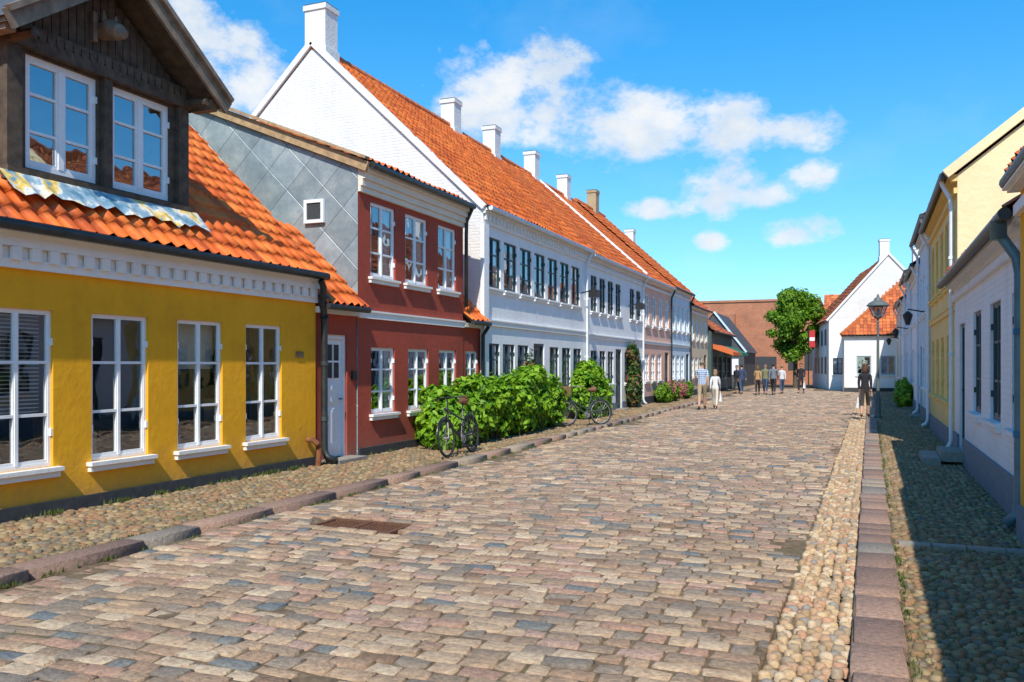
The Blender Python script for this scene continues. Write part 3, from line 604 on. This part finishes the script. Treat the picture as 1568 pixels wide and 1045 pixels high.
XX=(-5.93-.014*GY)+GX*((-.55+.0143*GY)-(-5.93-.014*GY))
ZZ=-.085+.04*(1-((XX+3.2)/3.3)**2)+.014*np.sin(XX*1.7+GY*.6)+.012*np.sin(GY*1.3-XX*.8)-.012
hm=(np.abs(XX+4.74)<.6)&(np.abs(GY-7.55)<.35); ZZ=np.where(hm,-.13,ZZ)
V=np.stack([XX,GY,ZZ],-1).reshape(-1,3); i,j=np.meshgrid(np.arange(len(gy)-1),np.arange(25),indexing='ij'); a=i*26+j
npmesh('joint_sand',V,np.stack([a,a+1,a+27,a+26],-1).reshape(-1,4),SAND,None,road,True)

def cobbles(name,xa,xb,y0,y1,p,ztop,mat,parent,sq=.8,hgt=.045):
    ys=np.arange(y0,y1,p); C=[]
    for i,yy in enumerate(ys):
        a,b_=xa(yy),xb(yy); n=max(1,int((b_-a)/p)); xs=a+(np.arange(n)+.5+(.5 if i%2 else 0)*.6-.15)*(b_-a)/n
        C.append(np.stack([xs,np.full(n,yy)],1))
    C=np.concatenate(C); n=len(C); C+=rng.normal(0,p*.13,C.shape)
    ra=p*rng.uniform(.40,.62,n); rb=p*rng.uniform(.38,.54,n); th=rng.normal(0,.6,n)
    V=np.zeros((n,24,3)); k=np.arange(8)*2*math.pi/8
    zz=ztop+rng.normal(0,.006,n)
    for ring,(rf,dz) in enumerate(((1.0,-hgt),(.88,-hgt*.22),(.5,0))):
        rad=1+rng.normal(0,.07,(n,8))
        lx=ra[:,None]*rf*np.sign(np.cos(k))*np.abs(np.cos(k))**sq*rad; ly=rb[:,None]*rf*np.sign(np.sin(k))*np.abs(np.sin(k))**sq*rad
        V[:,ring*8:ring*8+8,0]=C[:,0:1]+lx*np.cos(th)[:,None]-ly*np.sin(th)[:,None]
        V[:,ring*8:ring*8+8,1]=C[:,1:2]+lx*np.sin(th)[:,None]+ly*np.cos(th)[:,None]
        V[:,ring*8:ring*8+8,2]=(zz+dz)[:,None]
    f=[]
    for r in range(2):
        for j in range(8): f.append((r*8+j,r*8+(j+1)%8,(r+1)*8+(j+1)%8,(r+1)*8+j))
    f+=[(16,17,18,19),(16,19,20,23),(20,21,22,23)]; f=np.array(f)
    F=(np.arange(n)[:,None,None]*24+f[None]).reshape(-1,4); R=np.repeat(rng.random(n),len(f))
    return npmesh(name,V.reshape(-1,3),F,mat,R,parent,smooth=True)
cobbles('gutter_cobbles',lambda y:gr(y)+.01,lambda y:kr(y)-.005,Y0,57,.075,-.055,COB,road)
cobbles('cobbles',lambda y:k2(y)+.01,lambda y:wr(y)+.02,0,26,.072,-.008,COBM,rp,hgt=.035)
cobbles('cobbles_far',lambda y:k2(y)+.01,lambda y:wr(y)+.02,26,57,.12,-.008,COBM,rp)
cobbles('cobbles',lambda y:-8.07,lambda y:kl(y)-.27,Y0,24,.09,.0,COBM,lp,sq=.6,hgt=.035)
cobbles('cobbles_far',lambda y:-8.07,lambda y:kl(y)-.27,24,74,.17,.0,COBM,lp,sq=.6)
def kerbrow(name,xa,xb,y0,y1,ztop,h,lmin,lmax):
    cx=[];cy=[];hx=[];hy=[]; y=y0
    while y<y1:
        l=random.uniform(lmin,lmax); a,b_=xa(y+l/2),xb(y+l/2); cx.append((a+b_)/2+random.gauss(0,.004)); cy.append(y+l/2); hx.append((b_-a)/2+random.gauss(0,.004)); hy.append(l/2-.004); y+=l
    n=len(cx); return stones(name,[np.array(cx),np.array(cy),np.array(hx),np.array(hy),ztop+rng.normal(0,.003,n),h],KERB,None,rings=((0,1.0),(.001,.07),(.01,0)),jt=.003,tl=.002)
kerbrow('kerb',lambda y:kl(y)-.24,lambda y:kl(y),Y0,74,.008,.15,.6,1.4)
kerbrow('kerb',lambda y:kr(y)+.005,lambda y:k2(y)-.005,Y0,57.3,.0,.14,.25,.75)
kb=sheet('kerb_base',[(kr(Y0),Y0),(k2(Y0),Y0),(k2(Y1),Y1),(kr(Y1),Y1)],-.03,SAND); kb.parent=rp
bd=B('paving_strip')
for i,(a,b_) in enumerate(((.36,.62),(.63,.9),(.91,1.2),(1.21,1.45))): bd.box('slab',KERB2,a,b_,8.35,8.47,-.03,.012)
bd.finish()
RUST=flat('rusty_cast_iron',(.14,.06,.03),.75,.4,20,0,.4)
bd=B('drain_cover'); x0,x1,y0,y1=-5.22,-4.26,7.32,7.80; z=-.06
bd.box('frame',RUST,x0,x1,y0,y0+.05,z-.05,z+.012); bd.box('frame',RUST,x0,x1,y1-.05,y1,z-.05,z+.012)
for i in range(3):
    a=x0+i*(x1-x0-.05)/2; bd.box('frame',RUST,a,a+.05,y0+.05,y1-.05,z-.05,z+.012)
bd.box('plate',RUST,x0+.05,x1-.05,y0+.05,y1-.05,z-.06,z-.01)
for i in range(18):
    for j in range(7):
        a=x0+.075+i*.047; c=y0+.075+j*.05
        if a<x1-.09: bd.box('studs',RUST,a,a+.025,c,c+.025,z-.011,z+.004)
bd.finish()

# ------------------------------------------------------------------ FOLIAGE
def leaves(name,blobs,count,size,mat,parent=None,lump=.18,asp=.6,inner=.55):
    vols=np.array([b[3]*b[4]*b[5] for b in blobs])**(2/3); pr=vols/vols.sum(); idx=rng.choice(len(blobs),count,p=pr)
    Bm=np.array([b[:6] for b in blobs])[idx]
    d=rng.normal(size=(count,3)); d/=np.linalg.norm(d,axis=1)[:,None]
    lum=1+lump*(np.sin(d[:,0]*7+idx)*np.cos(d[:,2]*6+idx*2)+.6*np.sin(d[:,1]*11+idx))
    r=(1-(1-inner)*rng.random(count)**1.6)*lum
    c=Bm[:,:3]+d*Bm[:,3:6]*r[:,None]
    nrm=d+rng.normal(0,.5,(count,3)); nrm[:,2]+=.45; nrm/=np.linalg.norm(nrm,axis=1)[:,None]
    t1=np.cross(nrm,rng.normal(size=(count,3))); t1/=np.linalg.norm(t1,axis=1)[:,None]; t2=np.cross(nrm,t1)
    s=size*rng.uniform(.55,1.3,count)[:,None]
    V=np.stack([c-t1*s,c+t2*s*asp-t1*s*.1+nrm*s*.2,c+t1*s-nrm*s*.15,c-t2*s*asp-t1*s*.1+nrm*s*.2],1)
    ok=c[:,2]>.01
    V=V[ok]; n=len(V); F=np.arange(n*4).reshape(-1,4)
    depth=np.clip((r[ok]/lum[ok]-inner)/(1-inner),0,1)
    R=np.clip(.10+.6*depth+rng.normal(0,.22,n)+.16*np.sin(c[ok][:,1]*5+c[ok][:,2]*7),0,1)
    return npmesh(name,V.reshape(-1,3),F,mat,R,parent)
def bush(name,blobs,count,size,mat,nst=2):
    bd=B(name)
    for b in blobs:
        for k in range(nst):
            p=Vector((b[0]-.1+random.gauss(0,.08),b[1]+random.gauss(0,.15),0)); q=Vector((b[0]-.05+random.uniform(-.3,.3)*b[3],b[1]+random.uniform(-.5,.5)*b[4],b[2]+random.uniform(0,.3)*b[5]))
            bd.tube('stems',BARK,[p,(p+q)/2+Vector((random.gauss(0,.03),random.gauss(0,.03),0)),q],[.011,.008,.004],5,raw=True)
    e=bd.finish(); leaves('leaves',blobs,count,size,mat,e); return e
def scatter(base,n,spread,sz):
    out=list(base)
    for _ in range(n):
        b=random.choice(base); a=random.random()*6.28; ph=random.uniform(-.9,1.2)
        out.append((max(-7.95,b[0]+b[3]*math.cos(a)*.8),b[1]+b[4]*math.sin(a)*.85,max(.22,b[2]+b[5]*math.sin(ph)*.85),sz*random.uniform(.7,1.3),sz*random.uniform(.7,1.3),sz*random.uniform(.8,1.5)))
    return out
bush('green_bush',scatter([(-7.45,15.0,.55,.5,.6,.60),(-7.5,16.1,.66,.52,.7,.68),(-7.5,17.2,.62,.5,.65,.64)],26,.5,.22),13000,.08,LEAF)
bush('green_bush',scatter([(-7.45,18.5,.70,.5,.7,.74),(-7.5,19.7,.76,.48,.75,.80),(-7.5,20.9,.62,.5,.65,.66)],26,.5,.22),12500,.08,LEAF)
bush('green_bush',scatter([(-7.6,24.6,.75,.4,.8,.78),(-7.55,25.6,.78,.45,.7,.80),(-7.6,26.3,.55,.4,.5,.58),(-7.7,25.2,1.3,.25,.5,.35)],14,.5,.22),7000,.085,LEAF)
bush('climbing_plant',[(-7.85,31.9,.8,.25,.7,.8),(-7.9,32.1,1.6,.2,.55,.7),(-7.9,31.8,2.1,.18,.4,.35)],3500,.075,LEAFD)
bush('flower_bush',[(-7.7,36.6,.4,.35,.8,.4),(-7.7,38.2,.45,.35,.8,.45),(-7.7,41.6,.4,.35,.9,.4)],3500,.07,LEAFT)
bush('rose_bush',[(-7.6,37.3,.6,.3,.6,.35),(-7.65,40.4,.5,.3,.7,.4)],500,.05,FLOW)
bush('green_bush',[(1.75,36.0,.45,.35,.9,.5),(1.8,37.4,.5,.35,.8,.6)],3500,.07,LEAF)
bush('climbing_plant',[(-7.95,20.9,1.2,.13,.4,.7)],900,.05,LEAFD)
def grass(name,fn,n,h,parent):
    P=np.array([fn() for _ in range(n)]); a=rng.random(n)*6.28; hh=h*rng.uniform(.4,1.3,n); w=.004+rng.random(n)*.004
    t1=np.stack([np.cos(a),np.sin(a),np.zeros(n)],1); ln=np.stack([-np.sin(a),np.cos(a),np.zeros(n)],1)*rng.normal(0,.4,n)[:,None]*hh[:,None]
    up=np.stack([np.zeros(n),np.zeros(n),hh],1); z=ln+up
    V=np.stack([P-t1*w[:,None],P+t1*w[:,None],P+z*.6+t1*w[:,None]*.7,P+z],1)
    npmesh(name,V.reshape(-1,3),np.arange(n*4).reshape(-1,4),GRASS,rng.random(n),parent)
U=random.uniform
def tuft(fx,y0,y1,z,sp=.03,nt_=60):
    cs=[(fx(yy),yy) for yy in (U(y0,y1) for _ in range(nt_))]
    def f():
        c=random.choice(cs); return (c[0]+random.gauss(0,sp),c[1]+random.gauss(0,sp*2.5),z)
    return f
grass('weeds_at_wall',tuft(lambda y:-8.03,2,14,-.01,.02,60),1400,.06,lp)
grass('weeds_at_kerb',tuft(lambda y:kl(y)-.26,2,30,-.01,.015,90),1500,.03,lp)
grass('weeds_at_kerb',tuft(lambda y:kl(y)+.03,2,30,-.08,.02,90),1500,.04,lp)
grass('weeds_at_kerb',tuft(lambda y:k2(y)+.02,2,26,-.02,.02,120),1800,.03,rp)
grass('weeds_in_joints',tuft(lambda y:U(.3,1.4),2,20,-.02,.05,140),3000,.02,rp)
grass('weeds_at_wall',tuft(lambda y:wr(y)-.03,3,26,-.02,.02,60),1200,.06,rp)
def tree(name,x,y,h,R):
    bd=B(name); base=Vector((x,y,-.1)); top=Vector((x+.15,y,h*.75))
    bd.tube('trunk',BARK,[base,Vector((x,y,h*.2)),Vector((x+.08,y+.05,h*.45)),top],[.2,.16,.12,.04],10,raw=True)
    bl=[]
    for i in range(44):
        a=random.random()*6.283; el=random.uniform(-.95,1); rr=R*random.uniform(.4,.9)
        c=Vector((x+rr*math.cos(a)*math.sqrt(max(.05,1-el*el)),y+rr*math.sin(a)*math.sqrt(max(.05,1-el*el)),h*.60+el*R*1.2*random.uniform(.75,1)))
        s=R*random.uniform(.22,.38); bl.append((c.x,c.y,c.z,s,s,s*.8))
        st=Vector((x+.05,y,h*random.uniform(.22,.6))); bd.tube('limbs',BARK,[st,(st+c)/2+Vector((0,0,.15)),c],[.06,.04,.012],6,raw=True)
    e=bd.finish(); leaves('crown',bl,16000,.13,LEAFT,e,inner=.3); return e
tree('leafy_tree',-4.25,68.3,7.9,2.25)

# ------------------------------------------------------------------ STREET LAMP
def lamp(x,y):
    bd=B('street_lamp'); c=(x,y,0)
    LG=flat('grey_green_lamp_paint',(.12,.14,.14),.5,.15)
    bd.lathe('pole',LG,c,[(.12,-.05),(.12,.05),(.09,.1),(.075,.6),(.065,.65),(.05,.7),(.045,1.0),(.035,2.9),(.05,2.93),(.03,2.97),(.03,3.02),(.11,3.06),(.12,3.1)],14)
    for k in range(6):
        a=k*math.pi/3; a2=(k+1)*math.pi/3; r0,r1=.13,.27; z0,z1=3.1,3.42
        p=[Vector((x+r*math.cos(t_),y+r*math.sin(t_),z)) for r,t_,z in ((r0,a,z0),(r0,a2,z0),(r1,a2,z1),(r1,a,z1))]
        bd.poly('lantern_glass',GLASS,p,raw=True); bd.tube('lantern_frame',LG,[p[0],p[3]],.014,6,raw=True); bd.tube('lantern_frame',LG,[p[3],p[2]],.016,6,raw=True); bd.tube('lantern_frame',LG,[p[0],p[1]],.014,6,raw=True)
    bd.lathe('lantern_cap',LG,c,[(.33,3.42),(.33,3.44),(.26,3.52),(.12,3.6),(.10,3.66),(.05,3.68),(.03,3.76),(.0,3.8)],18)
    bd.lathe('bulb',FRW,c,[(.03,3.12),(.05,3.2),(.05,3.3),(.0,3.38)],10)
    bd.finish()
lamp(.64,28.3)

# ------------------------------------------------------------------ BICYCLES
RUB=flat('tyre_rubber',(.02,.02,.02),.8,.1); STEEL=flat('steel_spokes',(.5,.5,.5),.35,.05,metal=.8); LTH=flat('brown_leather',(.16,.07,.03),.6,.2); WICK=flat('wicker',(.3,.17,.07),.8,.4,40,0,.5)
def bicycle(x,y,head,lean,basket=False,step=False,fcol=(.02,.02,.025),barm=None):
    FR=flat('bicycle_paint',fcol,.35,.1); barm=barm or STEEL
    R_=Matrix.Translation((x,y,-.0))@Matrix.Rotation(head,4,'Z')@Matrix.Rotation(lean,4,'X')
    M=lambda u,n,z:R_@Vector((u,n,z)); bd=B('bicycle',M); r=.34
    def ring(c,rad,tr,mat,part,a0=0,a1=2*math.pi,k=36):
        bd.tube(part,mat,[(c[0]+rad*math.cos(a0+(a1-a0)*i/k),c[1],c[2]+rad*math.sin(a0+(a1-a0)*i/k)) for i in range(k+1)],tr,8,caps=False)
    for c in ((-.53,0,r),(.53,0,r)):
        ring(c,r-.018,.019,RUB,'tyre'); ring(c,r-.045,.009,barm,'rim')
        for i in range(20):
            a=i*math.pi/10; bd.tube('spokes',STEEL,[(c[0],.02*(1 if i%2 else -1),c[2]),(c[0]+(r-.05)*math.cos(a),0,c[2]+(r-.05)*math.sin(a))],.0018,4)
        bd.tube('hub',STEEL,[(c[0],-.05,c[2]),(c[0],.05,c[2])],.025,8)
        ring(c,r+.02,.014,FR,'mudguard',.1 if c[0]>0 else .25,2.6 if c[0]>0 else 3.3,18)
    bb=(-.08,0,.29); seat=(-.26,0,.78); hd=(.36,0,.80); hb=(.41,0,.62)
    T=lambda a,b_,rr=.016:bd.tube('frame',FR,[a,b_],rr,8)
    T(bb,seat); T(bb,hb,.019)
    T((-.22,0,.62) if not step else (-.14,0,.42),hd if not step else (.39,0,.70),.016); T(hd,hb,.02)
    for s in (-.05,.05):
        T((-.53,s,r),(bb[0],s*.6,bb[2]),.01); T((-.53,s,r),(-.24,s*.4,.70),.009); T(hb,(.53,s,r),.012)
        T((-.53,s,r),(-.62,s,.74),.006)
    T(seat,(-.29,0,.92),.013); T(hd,(.34,0,1.02),.013)
    bd.tube('handlebar',barm,[(.16,.30,1.0),(.26,.27,1.03),(.36,.1,1.04),(.36,-.1,1.04),(.26,-.27,1.03),(.16,-.30,1.0)],.012,8)
    for s in (.3,-.3): bd.tube('grips',LTH,[(.14,s,.997),(.24,s*.93,1.025)],.018,8)
    bd.tube('saddle',LTH,[(-.42,0,.95),(-.36,0,.965),(-.27,0,.95),(-.15,0,.945)],[.05,.095,.06,.022],10)
    for s in (-.06,.06): T((-.78,s,.74),(-.30,s,.74),.006)
    for i in range(5): T((-.74+i*.1,-.06,.74),(-.74+i*.1,.06,.74),.005)
    bd.tube('chainring',STEEL,[(bb[0],.045,bb[2]),(bb[0],.052,bb[2])],.09,18); bd.tube('chain_guard',FR,[(bb[0]-.0,.06,bb[2]+.07),(-.5,.06,r+.04)],.02,6)
    T((bb[0],.07,bb[2]),(bb[0]+.12,.07,bb[2]-.12),.009); T((bb[0],-.07,bb[2]),(bb[0]-.12,-.07,bb[2]+.12),.009)
    bd.box('pedals',RUB,bb[0]+.08,bb[0]+.17,.08,.16,bb[2]-.135,bb[2]-.115); bd.box('pedals',RUB,bb[0]-.17,bb[0]-.08,-.16,-.08,bb[2]+.11,bb[2]+.13)
    T((-.2,-.06,.28),(-.28,-.2,.02),.009); T((.42,0,.82),(.47,0,.84),.03)
    if basket:
        for k in range(9):
            z=.80+k*.028; w=.13+.004*k; bd.tube('basket',WICK,[(.47-.0,-w,z),(.47,w,z),(.72,w,z),(.72,-w,z),(.47,-w,z)],.013,5)
        bd.box('basket',WICK,.47,.72,-.13,.13,.785,.80)
    bd.finish()
bicycle(-6.55,13.75,math.radians(271),math.radians(6),barm=IRON)
bicycle(-6.7,21.7,math.radians(228),math.radians(5),basket=True,step=True,fcol=(.06,.08,.07))

# ------------------------------------------------------------------ PEOPLE
SKIN=flat('skin',(.5,.28,.19),.6,.08,bs=0); SHOE=flat('shoes',(.06,.045,.035),.6,.2)
def cloth(n,c): return flat(n,c,.9,.2,25,0,.3)
def checked(name,c1,c2):
    m,t,b=nt(name); co=objco(t); w=[]
    for ax in ('X','Z'):
        q=N(t,'ShaderNodeTexWave',bands_direction=ax); q.inputs['Scale'].default_value=4.2; t.links.new(co,q.inputs[0]); w.append(q.outputs['Fac'])
    s=mth(t,'MULTIPLY',mth(t,'ADD',w[0],w[1]),.5); r=ramp(t,s,[(.25,c1),(.75,c2)]); t.links.new(r.outputs[0],b.inputs[0]); b.inputs['Roughness'].default_value=.9; return m
def person(name,x,y,head,H=1.75,shirt=None,pants=None,hair=(.05,.03,.02),step=.28,arm=.2,sleeve=.9,pant=.1,longhair=False,fem=False,bag=None,z=0.0,swing=1):
    sc=H/1.78; sh=.155 if fem else .185; s1=step*swing
    vs=[];rs=[];ed=[]
    def v(p,r,par=None):
        vs.append(p); rs.append(r); i=len(vs)-1
        if par is not None: ed.append((par,i))
        return i
    pel=v((0,0,.97),(.15,.115)); wa=v((0,.0,1.10),(.135 if not fem else .115,.10),pel); ch=v((0,.01,1.30),(.165 if not fem else .14,.115),wa); nb=v((0,0,1.46),(.085,.075),ch); nk=v((0,.012,1.53),(.055,.055),nb)
    h1=v((0,.03,1.60),(.07,.078),nk); h2=v((0,.025,1.68),(.085,.1),h1); v((0,.015,1.75),(.055,.07),h2)
    hands=[]
    for s in (-1,1):
        sw=-s*arm*swing
        a=v((s*sh,0,1.42),(.062,.062),ch); e=v((s*(sh+.035),sw*.45-.03,1.16),(.045,.045),a); w=v((s*(sh+.035),sw*1.0+.05,.93),(.032,.034),e); p=v((s*(sh+.03),sw*1.15+.07,.86),(.022,.042),w); hands.append((s,vs[p]))
        k=s*s1
        hp=v((s*.085,0,.90),(.10,.105),pel); kn=v((s*.085,k*.45+(.03 if k<0 else .06),.51),(.066,.068),hp)
        an=v((s*.08,k*1.05-(.08 if k<0 else 0),.10+(.05 if k<0 else 0)),(.044,.047),kn); v((s*.09,k*1.05+.14-(.06 if k<0 else 0),.035+(.02 if k<0 else 0)),(.038,.032),an)
    me=bpy.data.meshes.new(name); me.from_pydata(vs,ed,[]); ob=bpy.data.objects.new(name+'_tmp',me); COL.objects.link(ob)
    md=ob.modifiers.new('s','SKIN'); sv=me.skin_vertices[0].data
    for i,r in enumerate(rs): sv[i].radius=r
    sv[0].use_root=True; md.use_smooth_shade=True
    sd=ob.modifiers.new('d','SUBSURF'); sd.levels=2; sd.render_levels=2
    dg=bpy.context.evaluated_depsgraph_get(); m2=bpy.data.meshes.new_from_object(ob.evaluated_get(dg)); bpy.data.objects.remove(ob)
    bm=bmesh.new(); bm.from_mesh(m2)
    HM=flat('hair',hair,.7,.2)
    mats=[SKIN,shirt,pants,HM,SHOE]
    for f in bm.faces:
        c=f.calc_center_median(); a_=abs(c.x)>sh-.015 and c.z<1.36; i=0
        if c.z>1.50: i=3 if (c.z>1.715 or (c.y<.025 and c.z>1.6)) else 0
        elif a_ and c.z<1.36: i=1 if c.z>1.42-.52*sleeve else 0
        elif c.z>.93: i=1
        elif c.z>.10+pant: i=2
        elif c.z>.12: i=0
        else: i=4
        if c.z<=.12: i=4
        f.material_index=i; f.smooth=True
    def blob(c,r,mi,seg=12):
        g=bmesh.ops.create_uvsphere(bm,u_segments=seg,v_segments=8,radius=1,matrix=Matrix.Translation(c)@Matrix.Diagonal((*r,1)))
        for vv in g['verts']:
            for f in vv.link_faces: f.material_index=mi; f.smooth=True
    def tub(pts,rr,mi):
        prev=None; P=[Vector(p) for p in pts]
        for i,p in enumerate(P):
            d=(P[min(i+1,len(P)-1)]-P[max(i-1,0)]).normalized(); u_=d.orthogonal().normalized(); w_=d.cross(u_)
            ringv=[bm.verts.new(p+(u_*math.cos(q*math.pi/3)+w_*math.sin(q*math.pi/3))*rr[i]) for q in range(6)]
            if prev:
                for q in range(6):
                    f=bm.faces.new((prev[q],prev[(q+1)%6],ringv[(q+1)%6],ringv[q])); f.material_index=mi; f.smooth=True
            prev=ringv
        bm.faces.new(prev).material_index=mi
    tub([(0,.10,1.69),(0,.128,1.655),(0,.11,1.645)],[.008,.014,.008],0)
    for s in (-1,1):
        blob((s*.083,.02,1.665),(.012,.022,.032),0,8); blob((s*.033,.108,1.685),(.012,.008,.008),3,8)
    blob((0,.112,1.617),(.026,.008,.007),4,8)
    blob((0,.0,1.715),(.093,.108,.075),3)
    if longhair: blob((0,-.05,1.60),(.09,.06,.15),3)
    for s,p in hands:
        for k in range(4):
            o=(k-1.5)*.019; l=[.075,.085,.08,.062][k]
            tub([(p[0],p[1]+o,p[2]-.02),(p[0]-s*.004,p[1]+o*1.1+.01,p[2]-.04-l*.5),(p[0]-s*.022,p[1]+o*1.1+.016,p[2]-.04-l)],[.0095,.0085,.006],0)
        tub([(p[0],p[1]+.03,p[2]+.02),(p[0]-s*.012,p[1]+.06,p[2]-.015),(p[0]-s*.02,p[1]+.066,p[2]-.045)],[.011,.010,.007],0)
    if bag:
        mats.append(bag); bi=5; s,p=hands[0 if swing>0 else 1]
        g=bmesh.ops.create_cube(bm,size=1,matrix=Matrix.Translation((p[0]+s*.03,p[1],p[2]-.36))@Matrix.Diagonal((.12,.3,.36,1)))
        for vv in g['verts']:
            if vv.co.z>p[2]-.3: vv.co.x=p[0]+s*.03+(vv.co.x-p[0]-s*.03)*.3
            for f in vv.link_faces: f.material_index=bi
        for o in (-.08,.08): tub([(p[0]+s*.02,p[1]+o,p[2]-.2),(p[0]+s*.0,p[1]+o*.3,p[2]-.07)],[.008,.008],bi)
    m3=bpy.data.meshes.new(name)
    for mm in mats: m3.materials.append(mm)
    bm.to_mesh(m3); bm.free()
    o=bpy.data.objects.new(name,m3); COL.objects.link(o); o.location=(x,y,z); o.scale=(sc,)*3; o.rotation_euler=(0,0,head); return o
WB=cloth('white_bag',(.75,.75,.73)); DK=cloth('dark_cloth',(.02,.02,.025)); JN=cloth('blue_jeans',(.05,.08,.15)); KH=cloth('khaki_shorts',(.38,.3,.2))
person('walking_man',-5.35,32.3,.1,1.84,checked('checked_shirt',(.10,.2,.42),(.6,.65,.72)),KH,(.25,.2,.15),sleeve=.45,pant=.36,z=-.06)
person('walking_woman',-4.95,32.9,.05,1.5,cloth('white_top',(.7,.7,.7)),cloth('pale_trousers',(.6,.57,.5)),(.3,.2,.1),fem=True,longhair=True,bag=WB,swing=-1,z=-.05)
person('walking_woman',.27,28.0,-.1,1.66,DK,cloth('dark_skirt',(.05,.04,.035)),(.10,.045,.02),fem=True,longhair=True,bag=WB,sleeve=.9,z=0,pant=.3,step=.2,arm=.1)
person('walking_man',-6.1,50.5,.3,1.75,cloth('navy_jacket',(.04,.06,.12)),JN,(.05,.03,.02),z=-.08)
person('walking_woman',-6.5,51.5,3.0,1.7,DK,DK,(.06,.03,.02),fem=True,z=-.08)
person('walking_woman',-5.1,49.5,.1,1.68,cloth('tan_coat',(.4,.25,.12)),DK,(.15,.08,.03),fem=True,longhair=True,z=-.07)
person('walking_man',-4.75,50.2,3.2,1.75,cloth('olive_shirt',(.2,.2,.1)),JN,(.1,.06,.03),swing=-1,z=-.06)
person('walking_man',-4.25,49.6,.0,1.78,cloth('grey_jacket',(.16,.18,.22)),DK,(.05,.03,.02),swing=-1,z=-.06)
person('walking_woman',-3.95,51.5,.2,1.66,cloth('white_shirt',(.6,.6,.62)),JN,(.3,.2,.1),fem=True,z=-.05)
person('walking_man',-2.95,52.5,3.0,1.78,DK,DK,(.05,.03,.02),bag=WB,z=-.05)
bd=B('hanging_sign'); bd.tube('pole',IRON,[(-3.1,64,-.1),(-3.1,64,4.2)],.04,8); RS=flat('red_sign',(.55,.03,.03),.6,.1)
bd.box('panel',RS,-3.04,-2.66,63.97,64.03,2.9,4.1); bd.box('panel',FRW,-3.02,-2.68,63.95,63.969,3.35,3.6); bd.finish()

# ------------------------------------------------------------------ SUN, SKY
sd=Vector((-.24,1.0,-1.1)).normalized()
L=bpy.data.lights.new('sun','SUN'); L.energy=5.0; L.angle=math.radians(.5); L.color=(1,.93,.81)
lo_=bpy.data.objects.new('sun',L); COL.objects.link(lo_); lo_.rotation_euler=sd.to_track_quat('-Z','Y').to_euler()
w=bpy.data.worlds.new('World'); scene.world=w; w.use_nodes=True; t=w.node_tree; bg=t.nodes['Background']
sk=N(t,'ShaderNodeTexSky',sky_type='NISHITA'); sk.sun_disc=False; sk.sun_elevation=math.asin(-sd.z); sk.sun_rotation=math.atan2(-sd.x,-sd.y)%(2*math.pi)
sk.air_density=1.0; sk.dust_density=.3; sk.ozone_density=1.5
co=N(t,'ShaderNodeTexCoord').outputs['Generated']; sp=N(t,'ShaderNodeSeparateXYZ'); t.links.new(co,sp.inputs[0])
az=mth(t,'MULTIPLY',mth(t,'ARCTAN2',sp.outputs[0],sp.outputs[1]),57.2958); el=mth(t,'MULTIPLY',mth(t,'ARCSINE',sp.outputs[2]),57.2958)
blobs=[(-19.6,19.0,2.8,2.4),(-23.1,18.2,4.2,2.5),(-21.3,16.7,7.8,2.9),(-16.9,15.8,5.0,2.6),(-12.6,15.8,4.6,2.2),(-8.4,15.1,3.8,1.9),(-3.7,14.6,2.8,1.4),(-8.4,11.6,3.2,2.0),(-5.6,10.9,2.2,.9),
 (-40.5,17.6,3.8,3.4),(-43.0,20,3.4,2.4),(-3.3,8.5,2.4,1.0),(-12.1,10.3,2.8,.8),(-2.7,12,2.0,1.0),(-8.8,8.1,1.2,.7),
 (75,18,20,5),(170,22,25,7)]
den=None
for a,e_,rx,ry in blobs:
    dx=mth(t,'DIVIDE',mth(t,'SUBTRACT',az,a),rx); dy=mth(t,'DIVIDE',mth(t,'SUBTRACT',el,e_),ry)
    q=mth(t,'SUBTRACT',1.0,mth(t,'ADD',mth(t,'MULTIPLY',dx,dx),mth(t,'MULTIPLY',dy,dy)))
    den=q if den is None else mth(t,'SMOOTH_MAX',den,q,.5)
den=mth(t,'MAXIMUM',den,-1.6)
mp=N(t,'ShaderNodeMapping'); mp.inputs['Scale'].default_value=(1,1,1.5); t.links.new(co,mp.inputs[0])
nz=noise(t,15,9,.64,mp.outputs[0])
nn=mth(t,'MULTIPLY',mth(t,'SUBTRACT',nz.outputs[0],.5),4.6)
dd=mth(t,'ADD',mth(t,'ADD',den,.05),nn); mask=ramp(t,mth(t,'MULTIPLY',dd,.7),[(.0,(0,0,0)),(.3,(.3,)*3),(.6,(.78,)*3),(.95,(.96,)*3)])
nv=noise(t,4,6,.6,mp.outputs[0]); veil=ramp(t,nv.outputs[0],[(.56,(0,0,0)),(.85,(.16,)*3)]).outputs[0]
msk=mth(t,'MAXIMUM',mask.outputs[0],veil)
ns=noise(t,9,5,.6,mp.outputs[0])
ccol=ramp(t,ns.outputs[0],[(.35,(4.9,5.4,5.9)),(.6,(6.3,6.4,6.5))])
grad=ramp(t,mth(t,'DIVIDE',el,35.0),[(0,(.66,.94,1.16)),(.3,(.46,1.02,1.34)),(.75,(.12,1.08,1.55))])
tint=mix(t,1.0,sk.outputs[0],grad.outputs[0],'MULTIPLY')
fin=mix(t,msk,tint,ccol.outputs[0])
t.links.new(fin,bg.inputs[0]); bg.inputs[1].default_value=.15

# ------------------------------------------------------------------ CAMERA
cam=bpy.data.cameras.new('camera'); co_=bpy.data.objects.new('camera',cam); COL.objects.link(co_); scene.camera=co_
cam.sensor_width=36; cam.lens=29.85; cam.clip_end=2000; cam.shift_y=.0239
co_.location=(0,0,1.6); co_.rotation_euler=(math.radians(90),0,math.radians(22.02))
scene.view_settings.view_transform='Standard'; scene.view_settings.look='None'; scene.view_settings.exposure=0
